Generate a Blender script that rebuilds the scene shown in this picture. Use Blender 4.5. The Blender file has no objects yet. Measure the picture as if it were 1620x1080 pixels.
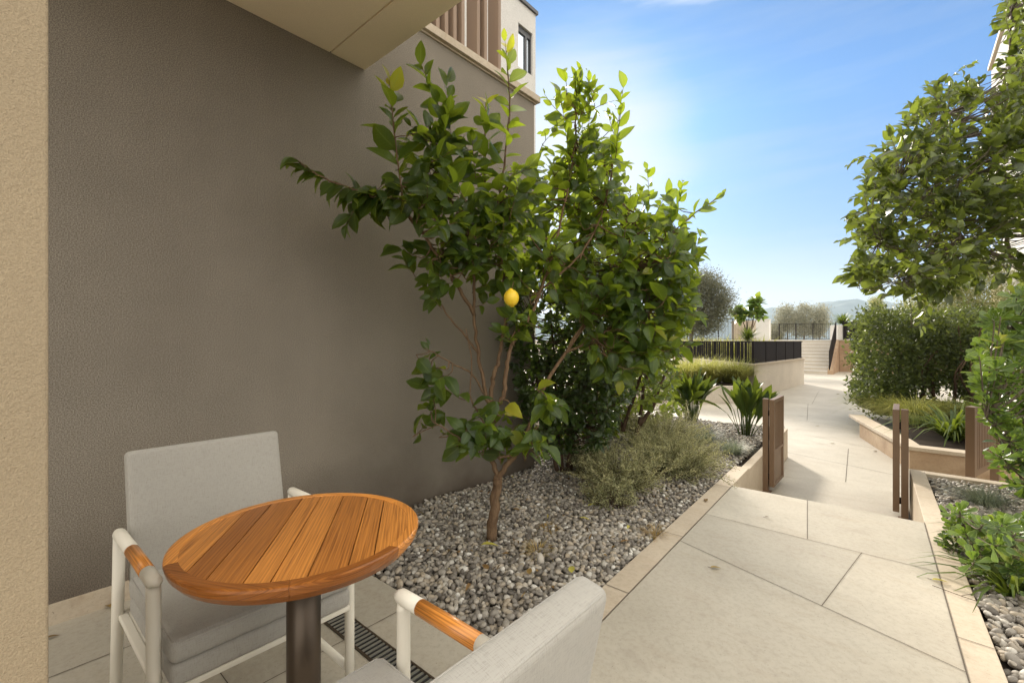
import bpy, bmesh, math, random
import numpy as np
from mathutils import Vector, Matrix
R = math.radians
rng = np.random.default_rng(11)
random.seed(11)
S = bpy.context.scene
COL = S.collection

# ------------------------------------------------------------------ camera
# world: the building wall is the plane X = 0 and runs along +Y; the patio is z = 0
H, FPX = 1.25, 720.0
CAM = np.array([2.855, -0.1876])
YAW = R(40.73)
RT = np.array([math.cos(YAW), math.sin(YAW)])
FW = np.array([-math.sin(YAW), math.cos(YAW)])
cd = bpy.data.cameras.new("Camera")
cam = bpy.data.objects.new("Camera", cd); COL.objects.link(cam)
cam.location = (CAM[0], CAM[1], H)
cam.rotation_euler = (R(90), 0, YAW)
cd.sensor_width = 36; cd.lens = 16.0
cd.clip_start = 0.02; cd.clip_end = 40000
S.camera = cam

# ------------------------------------------------------------------ sky, sun, exposure
SUN_EL = 21.5
FILL_SKY = (22.5, 21.0, 18.4)  # added fill brightness for the unseen sky overhead and behind
SUN_DIR = Vector((0.139 * RT[0] + FW[0], 0.139 * RT[1] + FW[1], 0)).normalized()
SUN_DIR = Vector((SUN_DIR.x * math.cos(R(SUN_EL)), SUN_DIR.y * math.cos(R(SUN_EL)), math.sin(R(SUN_EL))))
W = bpy.data.worlds.new("World"); S.world = W; W.use_nodes = True
nt = W.node_tree; nt.nodes.clear()
wo = nt.nodes.new('ShaderNodeOutputWorld'); bg = nt.nodes.new('ShaderNodeBackground')
sky = nt.nodes.new('ShaderNodeTexSky'); sky.sky_type = 'NISHITA'; sky.sun_disc = False
sky.sun_elevation = R(SUN_EL); sky.sun_rotation = math.atan2(SUN_DIR.x, SUN_DIR.y)
sky.air_density = 1.0; sky.dust_density = 0.3; sky.ozone_density = 4.0
tc = nt.nodes.new('ShaderNodeTexCoord')
mp = nt.nodes.new('ShaderNodeMapping'); mp.inputs['Scale'].default_value = (1.2, 1.2, 9.0)
cn = nt.nodes.new('ShaderNodeTexNoise'); cn.inputs['Scale'].default_value = 2.2; cn.inputs['Detail'].default_value = 6
cn.inputs['Roughness'].default_value = 0.55
cr_ = nt.nodes.new('ShaderNodeValToRGB')
cr_.color_ramp.elements[0].position = 0.46; cr_.color_ramp.elements[0].color = (0, 0, 0, 1)
cr_.color_ramp.elements[1].position = 0.78; cr_.color_ramp.elements[1].color = (0.22, 0.22, 0.22, 1)
mx = nt.nodes.new('ShaderNodeMixRGB'); mx.inputs['Color2'].default_value = (6.2, 6.5, 6.9, 1)
nt.links.new(tc.outputs['Generated'], mp.inputs['Vector']); nt.links.new(mp.outputs[0], cn.inputs['Vector'])
nt.links.new(cn.outputs['Fac'], cr_.inputs[0])
sz = nt.nodes.new('ShaderNodeSeparateXYZ'); nt.links.new(tc.outputs['Generated'], sz.inputs[0])
bw = nt.nodes.new('ShaderNodeMath'); bw.operation = 'MULTIPLY_ADD'; bw.inputs[1].default_value = -0.16; nt.links.new(cn.outputs['Fac'], bw.inputs[0]); nt.links.new(sz.outputs[2], bw.inputs[2])
bd = nt.nodes.new('ShaderNodeValToRGB'); bd.color_ramp.elements[0].position = 0.0; bd.color_ramp.elements[0].color = (0.5, 0.5, 0.5, 1)
bd.color_ramp.elements[1].position = 0.15; bd.color_ramp.elements[1].color = (0, 0, 0, 1); nt.links.new(bw.outputs[0], bd.inputs[0])
mm = nt.nodes.new('ShaderNodeMixRGB'); mm.blend_type = 'LIGHTEN'; mm.inputs['Fac'].default_value = 1.0
nt.links.new(cr_.outputs[0], mm.inputs['Color1']); nt.links.new(bd.outputs[0], mm.inputs['Color2']); nt.links.new(mm.outputs[0], mx.inputs['Fac'])
sk = nt.nodes.new('ShaderNodeMixRGB'); sk.blend_type = 'MULTIPLY'; sk.inputs['Fac'].default_value = 1.0

sx = nt.nodes.new('ShaderNodeSeparateXYZ'); nt.links.new(tc.outputs['Generated'], sx.inputs[0])
el = nt.nodes.new('ShaderNodeValToRGB'); el.color_ramp.elements[0].position = 0.0; el.color_ramp.elements[0].color = (0.70, 0.57, 0.62, 1)
el.color_ramp.elements[1].position = 0.42; el.color_ramp.elements[1].color = (0.71, 1.09, 1.34, 1)
nt.links.new(sx.outputs[2], el.inputs[0]); nt.links.new(el.outputs[0], sk.inputs['Color2']); nt.links.new(sky.outputs[0], sk.inputs['Color1'])
nt.links.new(sk.outputs[0], mx.inputs['Color1']); nt.links.new(mx.outputs[0], bg.inputs['Color'])
# warm fill added to the unseen sky overhead and behind, brightening the patio; the sky ahead stays clear
# thin bright veil of cloud round the low sun
ds = nt.nodes.new('ShaderNodeVectorMath'); ds.operation = 'DOT_PRODUCT'; ds.inputs[1].default_value = SUN_DIR
nrm = nt.nodes.new('ShaderNodeVectorMath'); nrm.operation = 'NORMALIZE'; nt.links.new(tc.outputs['Generated'], nrm.inputs[0]); nt.links.new(nrm.outputs[0], ds.inputs[0])
sa = nt.nodes.new('ShaderNodeMath'); sa.operation = 'MULTIPLY_ADD'; sa.inputs[1].default_value = 0.016; nt.links.new(cn.outputs['Fac'], sa.inputs[0]); nt.links.new(ds.outputs['Value'], sa.inputs[2])
sr_ = nt.nodes.new('ShaderNodeValToRGB'); sr_.color_ramp.interpolation = 'EASE'
sr_.color_ramp.elements[0].position = 0.968; sr_.color_ramp.elements[0].color = (0, 0, 0, 1); sr_.color_ramp.elements[1].position = 1.0; sr_.color_ramp.elements[1].color = (0.72, 0.72, 0.72, 1)
sb_ = nt.nodes.new('ShaderNodeMath'); sb_.operation = 'SUBTRACT'; sb_.inputs[1].default_value = 0.008; nt.links.new(sa.outputs[0], sb_.inputs[0]); nt.links.new(sb_.outputs[0], sr_.inputs[0])
mx3 = nt.nodes.new('ShaderNodeMixRGB'); mx3.inputs['Color2'].default_value = (7.9, 7.7, 7.4, 1)
nt.links.new(sr_.outputs[0], mx3.inputs['Fac']); nt.links.new(mx.outputs[0], mx3.inputs['Color1'])
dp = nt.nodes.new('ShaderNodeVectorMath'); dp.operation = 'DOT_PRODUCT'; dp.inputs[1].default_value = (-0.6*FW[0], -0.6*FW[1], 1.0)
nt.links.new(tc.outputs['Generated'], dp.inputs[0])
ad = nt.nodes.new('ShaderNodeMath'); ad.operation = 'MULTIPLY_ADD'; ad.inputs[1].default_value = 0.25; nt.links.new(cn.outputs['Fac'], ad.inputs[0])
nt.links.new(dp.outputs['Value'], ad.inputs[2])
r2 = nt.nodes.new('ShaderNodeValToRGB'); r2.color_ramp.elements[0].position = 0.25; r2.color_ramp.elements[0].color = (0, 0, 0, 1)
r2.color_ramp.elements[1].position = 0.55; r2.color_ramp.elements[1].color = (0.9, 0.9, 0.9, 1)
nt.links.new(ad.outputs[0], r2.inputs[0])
mx2 = nt.nodes.new('ShaderNodeMixRGB'); mx2.inputs['Color2'].default_value = (FILL_SKY[0], FILL_SKY[1], FILL_SKY[2], 1)
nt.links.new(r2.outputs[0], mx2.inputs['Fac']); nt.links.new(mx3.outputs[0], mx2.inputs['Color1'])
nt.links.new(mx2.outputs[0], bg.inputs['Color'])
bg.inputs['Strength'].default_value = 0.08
nt.links.new(bg.outputs[0], wo.inputs['Surface'])
sl = bpy.data.lights.new("Sun", 'SUN'); sl.energy = 4.8; sl.angle = R(6.0); sl.color = (1.0, 0.90, 0.76)
so = bpy.data.objects.new("Sun", sl); COL.objects.link(so)
so.rotation_euler = SUN_DIR.to_track_quat('Z', 'Y').to_euler(); so.location = (0, 0, 30)
S.view_settings.view_transform = 'Standard'; S.view_settings.look = 'None'
S.view_settings.exposure = 0.6; S.view_settings.gamma = 1.0
S.cycles.max_bounces = 8; S.cycles.diffuse_bounces = 5; S.cycles.transmission_bounces = 6
S.cycles.transparent_max_bounces = 8; S.cycles.sample_clamp_indirect = 8.0
try: S.cycles.use_denoising = True
except Exception: pass

# ------------------------------------------------------------------ pixel of the survey photo -> world
def P(px, py, Y):
    X = (px - 810) / FPX * Y
    q = CAM + X * RT + Y * FW
    return np.array([q[0], q[1], H - (py - 540) / FPX * Y])
def G(px, py, z=0.0):
    return P(px, py, FPX * (H - z) / (py - 540))
def onX(px, py, x0):
    d = (px - 810) / FPX * RT[0] + FW[0]
    return P(px, py, (x0 - CAM[0]) / d)
def onY(px, py, y0):
    d = (px - 810) / FPX * RT[1] + FW[1]
    return P(px, py, (y0 - CAM[1]) / d)

# ------------------------------------------------------------------ object helpers
def tag(o, label=None, cat=None, group=None, kind=None):
    if label: o['label'] = label
    if cat: o['category'] = cat
    if group: o['group'] = group
    if kind: o['kind'] = kind
    return o
def thing(name, label, cat, loc=(0, 0, 0), rz=0.0, group=None):
    o = bpy.data.objects.new(name, None); COL.objects.link(o)
    o.empty_display_size = 0.1
    o.location = Vector([float(v) for v in loc]); o.rotation_euler = (0, 0, rz)
    return tag(o, label, cat, group)

class MB:
    """collects shapes, builds ONE mesh object"""
    def __init__(s): s.v = []; s.f = []; s.m = []; s.sm = []; s.a = {}; s.n = 0
    def add(s, v, f, mi=0, smooth=False, **attrs):
        v = np.asarray(v, float); b = s.n
        s.v.append(v); s.n += len(v)
        for q in f:
            s.f.append([int(i) + b for i in q]); s.m.append(mi); s.sm.append(smooth)
        for k, val in attrs.items(): s.a.setdefault(k, []).append((b, np.asarray(val, float)))
        return s
    def box(s, x0, x1, y0, y1, z0, z1, mi=0, M=None, smooth=False, **k):
        v = np.array([[x0,y0,z0],[x1,y0,z0],[x1,y1,z0],[x0,y1,z0],[x0,y0,z1],[x1,y0,z1],[x1,y1,z1],[x0,y1,z1]], float)
        if M is not None: v = v @ M[:3,:3].T + M[:3,3]
        return s.add(v, [(0,3,2,1),(4,5,6,7),(0,1,5,4),(1,2,6,5),(2,3,7,6),(3,0,4,7)], mi, smooth, **k)
    def prism(s, poly, z0, z1, mi=0, **k):
        n = len(poly); p = np.array(poly, float)
        area = sum(p[i][0]*p[(i+1)%n][1]-p[(i+1)%n][0]*p[i][1] for i in range(n))
        if area < 0: p = p[::-1]
        z0 = np.broadcast_to(z0, n); z1 = np.broadcast_to(z1, n)
        v = np.vstack([np.c_[p, z0], np.c_[p, z1]])
        f = [tuple(range(n))[::-1], tuple(range(n, 2*n))] + [(i, (i+1)%n, n+(i+1)%n, n+i) for i in range(n)]
        return s.add(v, f, mi, **k)
    def tube(s, pts, rad, sides=8, mi=0, cap=True, flat=None):
        pts = np.asarray(pts, float); n = len(pts); rad = np.broadcast_to(rad, n)
        t = np.gradient(pts, axis=0); t /= np.linalg.norm(t, axis=1)[:, None] + 1e-9
        u = np.cross(t[0], [0, 0, 1.0]);
        if np.linalg.norm(u) < 1e-3: u = np.array([1.0, 0, 0])
        u /= np.linalg.norm(u); vs = []
        a = np.linspace(0, 2*np.pi, sides, endpoint=False)
        for i in range(n):
            u = u - t[i]*(u @ t[i]); u /= np.linalg.norm(u) + 1e-9
            w = np.cross(t[i], u)
            vs.append(pts[i] + rad[i]*(np.cos(a)[:, None]*u + np.sin(a)[:, None]*w))
        v = np.vstack(vs)
        f = [(i*sides+j, i*sides+(j+1)%sides, (i+1)*sides+(j+1)%sides, (i+1)*sides+j) for i in range(n-1) for j in range(sides)]
        s.add(v, f, mi, True)
        if cap:
            b = s.n - len(v)
            s.f.append([b+j for j in range(sides)][::-1]); s.m.append(mi); s.sm.append(False)
            s.f.append([b+(n-1)*sides+j for j in range(sides)]); s.m.append(mi); s.sm.append(False)
        return s
    def lathe(s, prof, sides=48, c=(0, 0), mi=0, smooth=True):
        a = np.linspace(0, 2*np.pi, sides, endpoint=False); n = len(prof)
        v = np.vstack([np.c_[c[0]+r*np.cos(a), c[1]+r*np.sin(a), np.full(sides, z)] for r, z in prof])
        f = [(i*sides+j, i*sides+(j+1)%sides, (i+1)*sides+(j+1)%sides, (i+1)*sides+j) for i in range(n-1) for j in range(sides)]
        s.add(v, f, mi, smooth); b = s.n - len(v)
        s.f.append([b+j for j in range(sides)][::-1]); s.m.append(mi); s.sm.append(False)
        s.f.append([b+(n-1)*sides+j for j in range(sides)]); s.m.append(mi); s.sm.append(False)
        return s
    def build(s, name, mats, parent=None, bevel=0.0, seg=2, origin=None):
        me = bpy.data.meshes.new(name)
        v = np.vstack(s.v)
        if origin is not None: v = v - np.asarray(origin, float)
        me.from_pydata(v.tolist(), [], s.f)
        for m in (mats if isinstance(mats, (list, tuple)) else [mats]): me.materials.append(m)
        me.polygons.foreach_set('material_index', s.m); me.polygons.foreach_set('use_smooth', s.sm)
        for k, lst in s.a.items():
            dim = lst[0][1].shape[-1] if lst[0][1].ndim == 2 else 1
            full = np.zeros((s.n, dim))
            for b, val in lst: full[b:b+len(val)] = val.reshape(len(val), dim)
            at = me.attributes.new(k, 'FLOAT_VECTOR' if dim == 3 else 'FLOAT', 'POINT')
            at.data.foreach_set('vector' if dim == 3 else 'value', full.ravel())
        me.update()
        o = bpy.data.objects.new(name, me); COL.objects.link(o)
        if origin is not None: o.location = Vector([float(t) for t in origin])
        if parent: o.parent = parent
        if bevel:
            b = o.modifiers.new('bevel', 'BEVEL'); b.width = bevel; b.segments = seg; b.limit_method = 'ANGLE'; b.angle_limit = R(35)
            b.harden_normals = False
        return o

def fast_mesh(name, V, T, mats, attrs=None, parent=None, smooth=True, mi=None, origin=None):
    """big triangle mesh from numpy arrays"""
    me = bpy.data.meshes.new(name)
    if origin is not None: V = V - np.asarray(origin, float)
    nv, nf = len(V), len(T)
    me.vertices.add(nv); me.vertices.foreach_set('co', np.ascontiguousarray(V, dtype=np.float32).ravel())
    me.loops.add(nf*3); me.loops.foreach_set('vertex_index', np.ascontiguousarray(T, dtype=np.int32).ravel())
    me.polygons.add(nf); me.polygons.foreach_set('loop_start', np.arange(0, nf*3, 3, dtype=np.int32))
    me.polygons.foreach_set('use_smooth', np.full(nf, smooth, dtype=bool))
    for m in (mats if isinstance(mats, (list, tuple)) else [mats]): me.materials.append(m)
    if mi is not None: me.polygons.foreach_set('material_index', np.asarray(mi, dtype=np.int32))
    for k, val in (attrs or {}).items():
        val = np.asarray(val, dtype=np.float32)
        at = me.attributes.new(k, 'FLOAT_VECTOR' if val.ndim == 2 else 'FLOAT', 'POINT')
        at.data.foreach_set('vector' if val.ndim == 2 else 'value', val.ravel())
    me.update(calc_edges=True); me.validate()
    o = bpy.data.objects.new(name, me); COL.objects.link(o)
    if origin is not None: o.location = Vector([float(t) for t in origin])
    if parent: o.parent = parent
    return o

# ------------------------------------------------------------------ materials
class NB:
    def __init__(s, name):
        s.m = bpy.data.materials.new(name); s.m.use_nodes = True; s.t = s.m.node_tree
        s.t.nodes.clear(); s.out = s.n('ShaderNodeOutputMaterial')
    def n(s, typ, **k):
        nd = s.t.nodes.new(typ)
        for a, b in k.items(): setattr(nd, a, b)
        return nd
    def l(s, a, b): s.t.links.new(a, b)
    def coord(s, which='Object', scale=(1, 1, 1), rot=(0, 0, 0)):
        c = s.n('ShaderNodeTexCoord'); m = s.n('ShaderNodeMapping')
        m.inputs['Scale'].default_value = scale; m.inputs['Rotation'].default_value = rot
        s.l(c.outputs[which], m.inputs['Vector']); return m.outputs[0]
    def noise(s, vec, scale, detail=4, rough=0.55):
        nd = s.n('ShaderNodeTexNoise'); nd.inputs['Scale'].default_value = scale
        nd.inputs['Detail'].default_value = detail; nd.inputs['Roughness'].default_value = rough
        s.l(vec, nd.inputs['Vector']); return nd.outputs['Fac']
    def ramp(s, fac, stops):
        r = s.n('ShaderNodeValToRGB'); e = r.color_ramp.elements
        while len(e) < len(stops): e.new(0.5)
        for i, (p, c) in enumerate(stops):
            e[i].position = p; e[i].color = (*c, 1) if len(c) == 3 else c
        s.l(fac, r.inputs[0]); return r.outputs[0]
    def mix(s, fac, a, b, mode='MIX'):
        m = s.n('ShaderNodeMixRGB', blend_type=mode)
        for sock, v in ((m.inputs[0], fac), (m.inputs[1], a), (m.inputs[2], b)):
            if hasattr(v, 'is_linked'): s.l(v, sock)
            elif isinstance(v, (int, float)): sock.default_value = v
            else: sock.default_value = (*v, 1)
        return m.outputs[0]
    def math(s, op, a, b=0.0):
        m = s.n('ShaderNodeMath', operation=op)
        for sock, v in ((m.inputs[0], a), (m.inputs[1], b)):
            if hasattr(v, 'is_linked'): s.l(v, sock)
            else: sock.default_value = v
        return m.outputs[0]
    def bump(s, h, strength=0.3, dist=0.01, normal=None):
        b = s.n('ShaderNodeBump'); b.inputs['Strength'].default_value = strength; b.inputs['Distance'].default_value = dist
        s.l(h, b.inputs['Height'])
        if normal is not None: s.l(normal, b.inputs['Normal'])
        return b.outputs[0]
    def principled(s, color, rough=0.6, metal=0.0, normal=None, spec=0.5, link=True, **k):
        p = s.n('ShaderNodeBsdfPrincipled')
        if hasattr(color, 'is_linked'): s.l(color, p.inputs['Base Color'])
        else: p.inputs['Base Color'].default_value = (*color, 1)
        if hasattr(rough, 'is_linked'): s.l(rough, p.inputs['Roughness'])
        else: p.inputs['Roughness'].default_value = rough
        p.inputs['Metallic'].default_value = metal
        p.inputs['Specular IOR Level'].default_value = spec
        if normal is not None: s.l(normal, p.inputs['Normal'])
        for a, b in k.items(): p.inputs[a.replace('_', ' ')].default_value = b
        if link: s.l(p.outputs[0], s.out.inputs['Surface'])
        return p.outputs[0]

def stucco(name, col, grain=150.0, strength=0.6, dist=0.004, var=0.12, grime_shade=False, speck=0.55):
    b = NB(name); v = b.coord()
    n1 = b.noise(v, grain, 3, 0.6); n2 = b.noise(v, 1.3, 5, 0.6); n3 = b.noise(v, grain*0.45, 2)
    c = b.mix(b.ramp(n2, [(0.3, (0, 0, 0)), (0.75, (1, 1, 1))]), tuple(x*(1-var) for x in col), tuple(x*(1+var) for x in col))
    c = b.mix(speck, c, b.ramp(n1, [(0.40, (0.35, 0.34, 0.32)), (0.60, (1, 1, 1))]), 'MULTIPLY')
    if grime_shade:   # faint rain streaks, then dirt and painted shade near the gravel
        c = b.mix(0.15, c, b.ramp(b.noise(b.coord(scale=(1, 1, 0.07)), 5.5, 5, 0.65), [(0.36, (0.80, 0.79, 0.78)), (0.6, (1, 1, 1))]), 'MULTIPLY')
    if grime_shade:   # splash-back dirt low on the render, with shade at its foot painted in
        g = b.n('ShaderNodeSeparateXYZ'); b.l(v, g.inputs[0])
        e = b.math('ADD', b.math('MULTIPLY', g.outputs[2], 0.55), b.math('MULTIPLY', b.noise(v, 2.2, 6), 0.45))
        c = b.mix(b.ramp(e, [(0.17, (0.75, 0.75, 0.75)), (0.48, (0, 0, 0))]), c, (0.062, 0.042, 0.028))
    h = b.math('ADD', n1, b.math('MULTIPLY', n3, 0.8))
    b.principled(c, 0.9, normal=b.bump(h, strength, dist), spec=0.25)
    return b.m

def stone(name, col, dark, streak=0.0, rough=0.6, spec=0.35, rot=0.0, pits=True, slabs=False):
    b = NB(name); v = b.coord(rot=(0, 0, rot)); vs = b.coord(scale=(0.9, 3.2, 2.0), rot=(0, 0, rot))
    n1 = b.noise(v, 1.1, 7, 0.62); n2 = b.noise(v, 38, 4, 0.7); n3 = b.noise(vs, 2.4, 6, 0.65)
    c = b.mix(b.ramp(n1, [(0.32, (0, 0, 0)), (0.72, (1, 1, 1))]), dark, col)
    c = b.mix(b.math('MULTIPLY', b.ramp(n3, [(0.5, (0, 0, 0)), (0.75, (1, 1, 1))]), streak), c, tuple(x*y for x, y in zip(dark, (0.82, 0.70, 0.58))))
    c = b.mix(0.28, c, b.ramp(n2, [(0.33, (0.55, 0.52, 0.5)), (0.55, (1, 1, 1))]), 'MULTIPLY')
    if slabs:
        at = b.n('ShaderNodeAttribute', attribute_name='slab')
        c = b.mix(1.0, c, b.ramp(at.outputs['Fac'], [(0.0, (1, 1, 1)), (0.25, (0.90, 0.895, 0.88)), (0.75, (1.03, 1.02, 1.0)), (1.0, (1.05, 1.05, 1.05))]), 'MULTIPLY')
    if pits:
        sp = b.noise(v, 120, 2, 0.6)
        c = b.mix(b.ramp(sp, [(0.66, (0, 0, 0)), (0.74, (0.7, 0.7, 0.7))]), c, tuple(x*0.35 for x in dark))
        st = b.noise(v, 3.1, 4, 0.5)
        c = b.mix(b.ramp(st, [(0.62, (0, 0, 0)), (0.80, (0.45, 0.45, 0.45))]), c, tuple(x*y for x, y in zip(dark, (0.62, 0.58, 0.55))))
    b.principled(c, rough, normal=b.bump(n2, 0.15, 0.003), spec=spec)
    return b.m

def plain(name, col, rough=0.5, metal=0.0, spec=0.5, bump=0.0, scale=60, var=0.1):
    b = NB(name); v = b.coord()
    n = b.noise(v, scale, 4); n2 = b.noise(v, 2.5, 4)
    c = b.mix(n2, tuple(x*(1-var) for x in col), tuple(min(1, x*(1+var)) for x in col))
    b.principled(c, rough, metal, b.bump(n, bump, 0.002) if bump else None, spec)
    return b.m

def fabric(name, col):
    b = NB(name); v = b.coord()
    w1 = b.noise(b.coord(scale=(900, 60, 900)), 1.0, 2); w2 = b.noise(b.coord(scale=(60, 900, 60)), 1.0, 2)
    w = b.math('ADD', w1, w2); n2 = b.noise(v, 6, 4)
    c = b.mix(b.ramp(w, [(0.75, (0, 0, 0)), (1.0, (1, 1, 1))]), tuple(x*0.78 for x in col), col)
    c = b.mix(b.math('MULTIPLY', n2, 0.25), c, tuple(x*0.8 for x in col))
    h = b.math('ADD', b.math('MULTIPLY', w, 0.15), b.math('MULTIPLY', b.noise(v, 9, 3), 1.2))
    b.principled(c, 0.95, normal=b.bump(h, 0.35, 0.006), spec=0.1, Sheen_Weight=0.15)
    return b.m

def wood(name, light, dark, attr='grain', rough=0.32, cs=1.0):
    b = NB(name); a = b.n('ShaderNodeAttribute', attribute_name=attr)
    m = b.n('ShaderNodeMapping'); m.inputs['Scale'].default_value = (1.6*cs, 22*cs, 1.0); b.l(a.outputs['Vector'], m.inputs[0])
    m2 = b.n('ShaderNodeMapping'); m2.inputs['Scale'].default_value = (5*cs, 330*cs, 1.0); b.l(a.outputs['Vector'], m2.inputs[0])
    m3 = b.n('ShaderNodeMapping'); m3.inputs['Scale'].default_value = (0, 0, 1.0); b.l(a.outputs['Vector'], m3.inputs[0])
    wv = b.n('ShaderNodeTexWave', bands_direction='Y'); wv.inputs['Scale'].default_value = 1.6; wv.inputs['Distortion'].default_value = 5.5
    wv.inputs['Detail'].default_value = 3; wv.inputs['Detail Scale'].default_value = 0.9; b.l(m.outputs[0], wv.inputs[0])
    g = b.noise(m2.outputs[0], 1.0, 4, 0.6)
    tone = b.noise(m3.outputs[0], 3.7, 0)
    c = b.mix(b.math('MULTIPLY', wv.outputs['Fac'], 0.42), light, dark)
    c = b.mix(b.ramp(g, [(0.46, (0, 0, 0)), (0.70, (0.85, 0.85, 0.85))]), c, tuple(x*0.55 for x in dark))
    c = b.mix(1.0, c, b.ramp(tone, [(0.38, (0.48, 0.40, 0.34)), (0.5, (0.98, 0.97, 0.95)), (0.62, (1.42, 1.42, 1.35))]), 'MULTIPLY')
    b.principled(c, rough, normal=b.bump(g, 0.12, 0.001), spec=0.5, Coat_Weight=0.15, Coat_Roughness=0.25)
    return b.m

def leafmat(name, stops, trans=(0.35, 0.5, 0.05), tw=0.38, rough=0.35, rib=0.5, margin=None, spec=0.5):
    """leaf attribute = (u along, v across -1..1, tone 0..1)"""
    b = NB(name); a = b.n('ShaderNodeAttribute', attribute_name='leaf')
    x = b.n('ShaderNodeSeparateXYZ'); b.l(a.outputs['Vector'], x.inputs[0])
    c = b.ramp(x.outputs[2], stops)
    av = b.math('ABSOLUTE', x.outputs[1])
    vein = b.math('SINE', b.math('MULTIPLY', b.math('SUBTRACT', x.outputs[0], b.math('MULTIPLY', av, 0.16)), 62.0))
    c = b.mix(b.math('MULTIPLY', b.ramp(vein, [(0.75, (0, 0, 0)), (1.0, (1, 1, 1))]), 0.22*rib), c, (0.30, 0.36, 0.10))
    c = b.mix(b.math('MULTIPLY', b.ramp(av, [(0.0, (1, 1, 1)), (0.10, (0, 0, 0))]), rib), c, (0.25, 0.32, 0.08))
    if margin: c = b.mix(b.ramp(av, [(0.72, (0, 0, 0)), (0.92, (0.8, 0.8, 0.8))]), c, margin)
    bm = b.bump(b.math('ADD', vein, b.math('MULTIPLY', av, 2.0)), 0.12, 0.002)
    p = b.principled(c, rough, normal=bm, spec=spec, link=False)
    t = b.n('ShaderNodeBsdfTranslucent')
    b.l(b.mix(0.75, c, b.mix(1.0, b.ramp(x.outputs[2], [(0.0, tuple(q*0.75 for q in trans)), (1.0, tuple(min(1, q*1.35) for q in trans))]), (1, 1, 1), 'MULTIPLY')), t.inputs['Color'])
    ms = b.n('ShaderNodeMixShader'); ms.inputs[0].default_value = tw
    b.l(p, ms.inputs[1]); b.l(t.outputs[0], ms.inputs[2]); b.l(ms.outputs[0], b.out.inputs['Surface'])
    return b.m

def bark(name, col, dark):
    b = NB(name); v = b.coord(scale=(1, 1, 0.25)); n = b.noise(v, 55, 5, 0.65); n2 = b.noise(b.coord(), 9, 4)
    c = b.mix(b.ramp(n, [(0.35, (0, 0, 0)), (0.68, (1, 1, 1))]), dark, col); c = b.mix(b.math('MULTIPLY', n2, 0.4), c, tuple(x*0.7 for x in col))
    b.principled(c, 0.85, normal=b.bump(n, 0.6, 0.006), spec=0.2); return b.m

def pebblemat(name):
    b = NB(name); a = b.n('ShaderNodeAttribute', attribute_name='tone')
    c = b.ramp(a.outputs['Fac'], [(0.0, (0.09, 0.078, 0.066)), (0.25, (0.185, 0.165, 0.142)), (0.5, (0.305, 0.28, 0.245)), (0.72, (0.37, 0.31, 0.235)), (0.88, (0.48, 0.455, 0.41)), (1.0, (0.72, 0.70, 0.65))])
    n = b.noise(b.coord(), 110, 4, 0.6)
    c = b.mix(0.5, c, b.ramp(n, [(0.3, (0.6, 0.6, 0.6)), (0.65, (1, 1, 1))]), 'MULTIPLY')
    b.principled(c, 0.62, normal=b.bump(n, 0.15, 0.003), spec=0.35); return b.m

M = {}
M['taupe'] = stucco('taupe_render', (0.305, 0.268, 0.222), 210, 0.6, 0.004, 0.11, grime_shade=True, speck=0.75)
M['cream_render'] = stucco('cream_render', (0.43, 0.345, 0.235), 420, 1.0, 0.003, 0.05, speck=0.25)
M['soffit'] = stucco('soffit_render', (0.86, 0.74, 0.55), 210, 0.25, 0.002, 0.04, speck=0.12)
M['white_render'] = stucco('white_render', (0.72, 0.70, 0.67), 120, 0.3, 0.003, 0.05, speck=0.3)
M['beige_render'] = stucco('beige_render', (0.60, 0.54, 0.46), 60, 0.3, 0.004, 0.08, speck=0.35)
M['paving'] = stone('limestone_paving', (0.50, 0.465, 0.395), (0.395, 0.36, 0.30), 0.30, 0.6, 0.3, rot=0.9, slabs=True)
M['kerb'] = stone('limestone_kerb', (0.55, 0.475, 0.375), (0.44, 0.365, 0.275), 0.4, 0.65, 0.3)
M['travertine'] = stone('travertine', (0.52, 0.40, 0.27), (0.36, 0.25, 0.16), 0.6, 0.7, 0.3)
M['rubble'] = stone('stone_wall', (0.50, 0.37, 0.25), (0.30, 0.19, 0.12), 0.3, 0.8, 0.2)
M['joint'] = plain('joint', (0.10, 0.08, 0.06), 0.9)
M['soil'] = plain('soil', (0.034, 0.026, 0.020), 0.95, 0.0, 0.05, bump=0.5, scale=90, var=0.4)
M['pebble'] = pebblemat('pebbles')
M['white_metal'] = plain('white_powder_coat', (0.74, 0.70, 0.61), 0.42, 0, 0.45, 0.05, 400, 0.02)
M['fabric'] = fabric('grey_fabric', (0.40, 0.382, 0.348))
M['teak'] = wood('teak', (0.66, 0.275, 0.058), (0.33, 0.10, 0.018))
M['bronze'] = plain('bronze_metal', (0.10, 0.075, 0.055), 0.4, 0.6, 0.5, 0.04, 200)
M['brown_metal'] = plain('brown_metal', (0.165, 0.102, 0.060), 0.5, 0.0, 0.45, 0.08, 40, 0.10)
M['fin_metal'] = plain('fin_metal', (0.27, 0.19, 0.135), 0.55, 0.0, 0.35)
M['dark_metal'] = plain('dark_brown_metal', (0.014, 0.0105, 0.010), 0.7, 0.0, 0.12)
M['steel'] = plain('steel', (0.62, 0.61, 0.58), 0.35, 0.9, 0.5)
M['black'] = plain('drain_dark', (0.012, 0.011, 0.010), 0.8)
M['frame'] = plain('window_frame', (0.06, 0.06, 0.065), 0.4)
b_ = NB('glass'); b_.principled((0.55, 0.62, 0.70), 0.06, 0.75, spec=0.9); M['glass'] = b_.m
M['lemon_bark'] = bark('lemon_bark', (0.20, 0.13, 0.075), (0.085, 0.05, 0.03))
M['dark_bark'] = bark('dark_bark', (0.11, 0.07, 0.045), (0.045, 0.028, 0.018))
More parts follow.
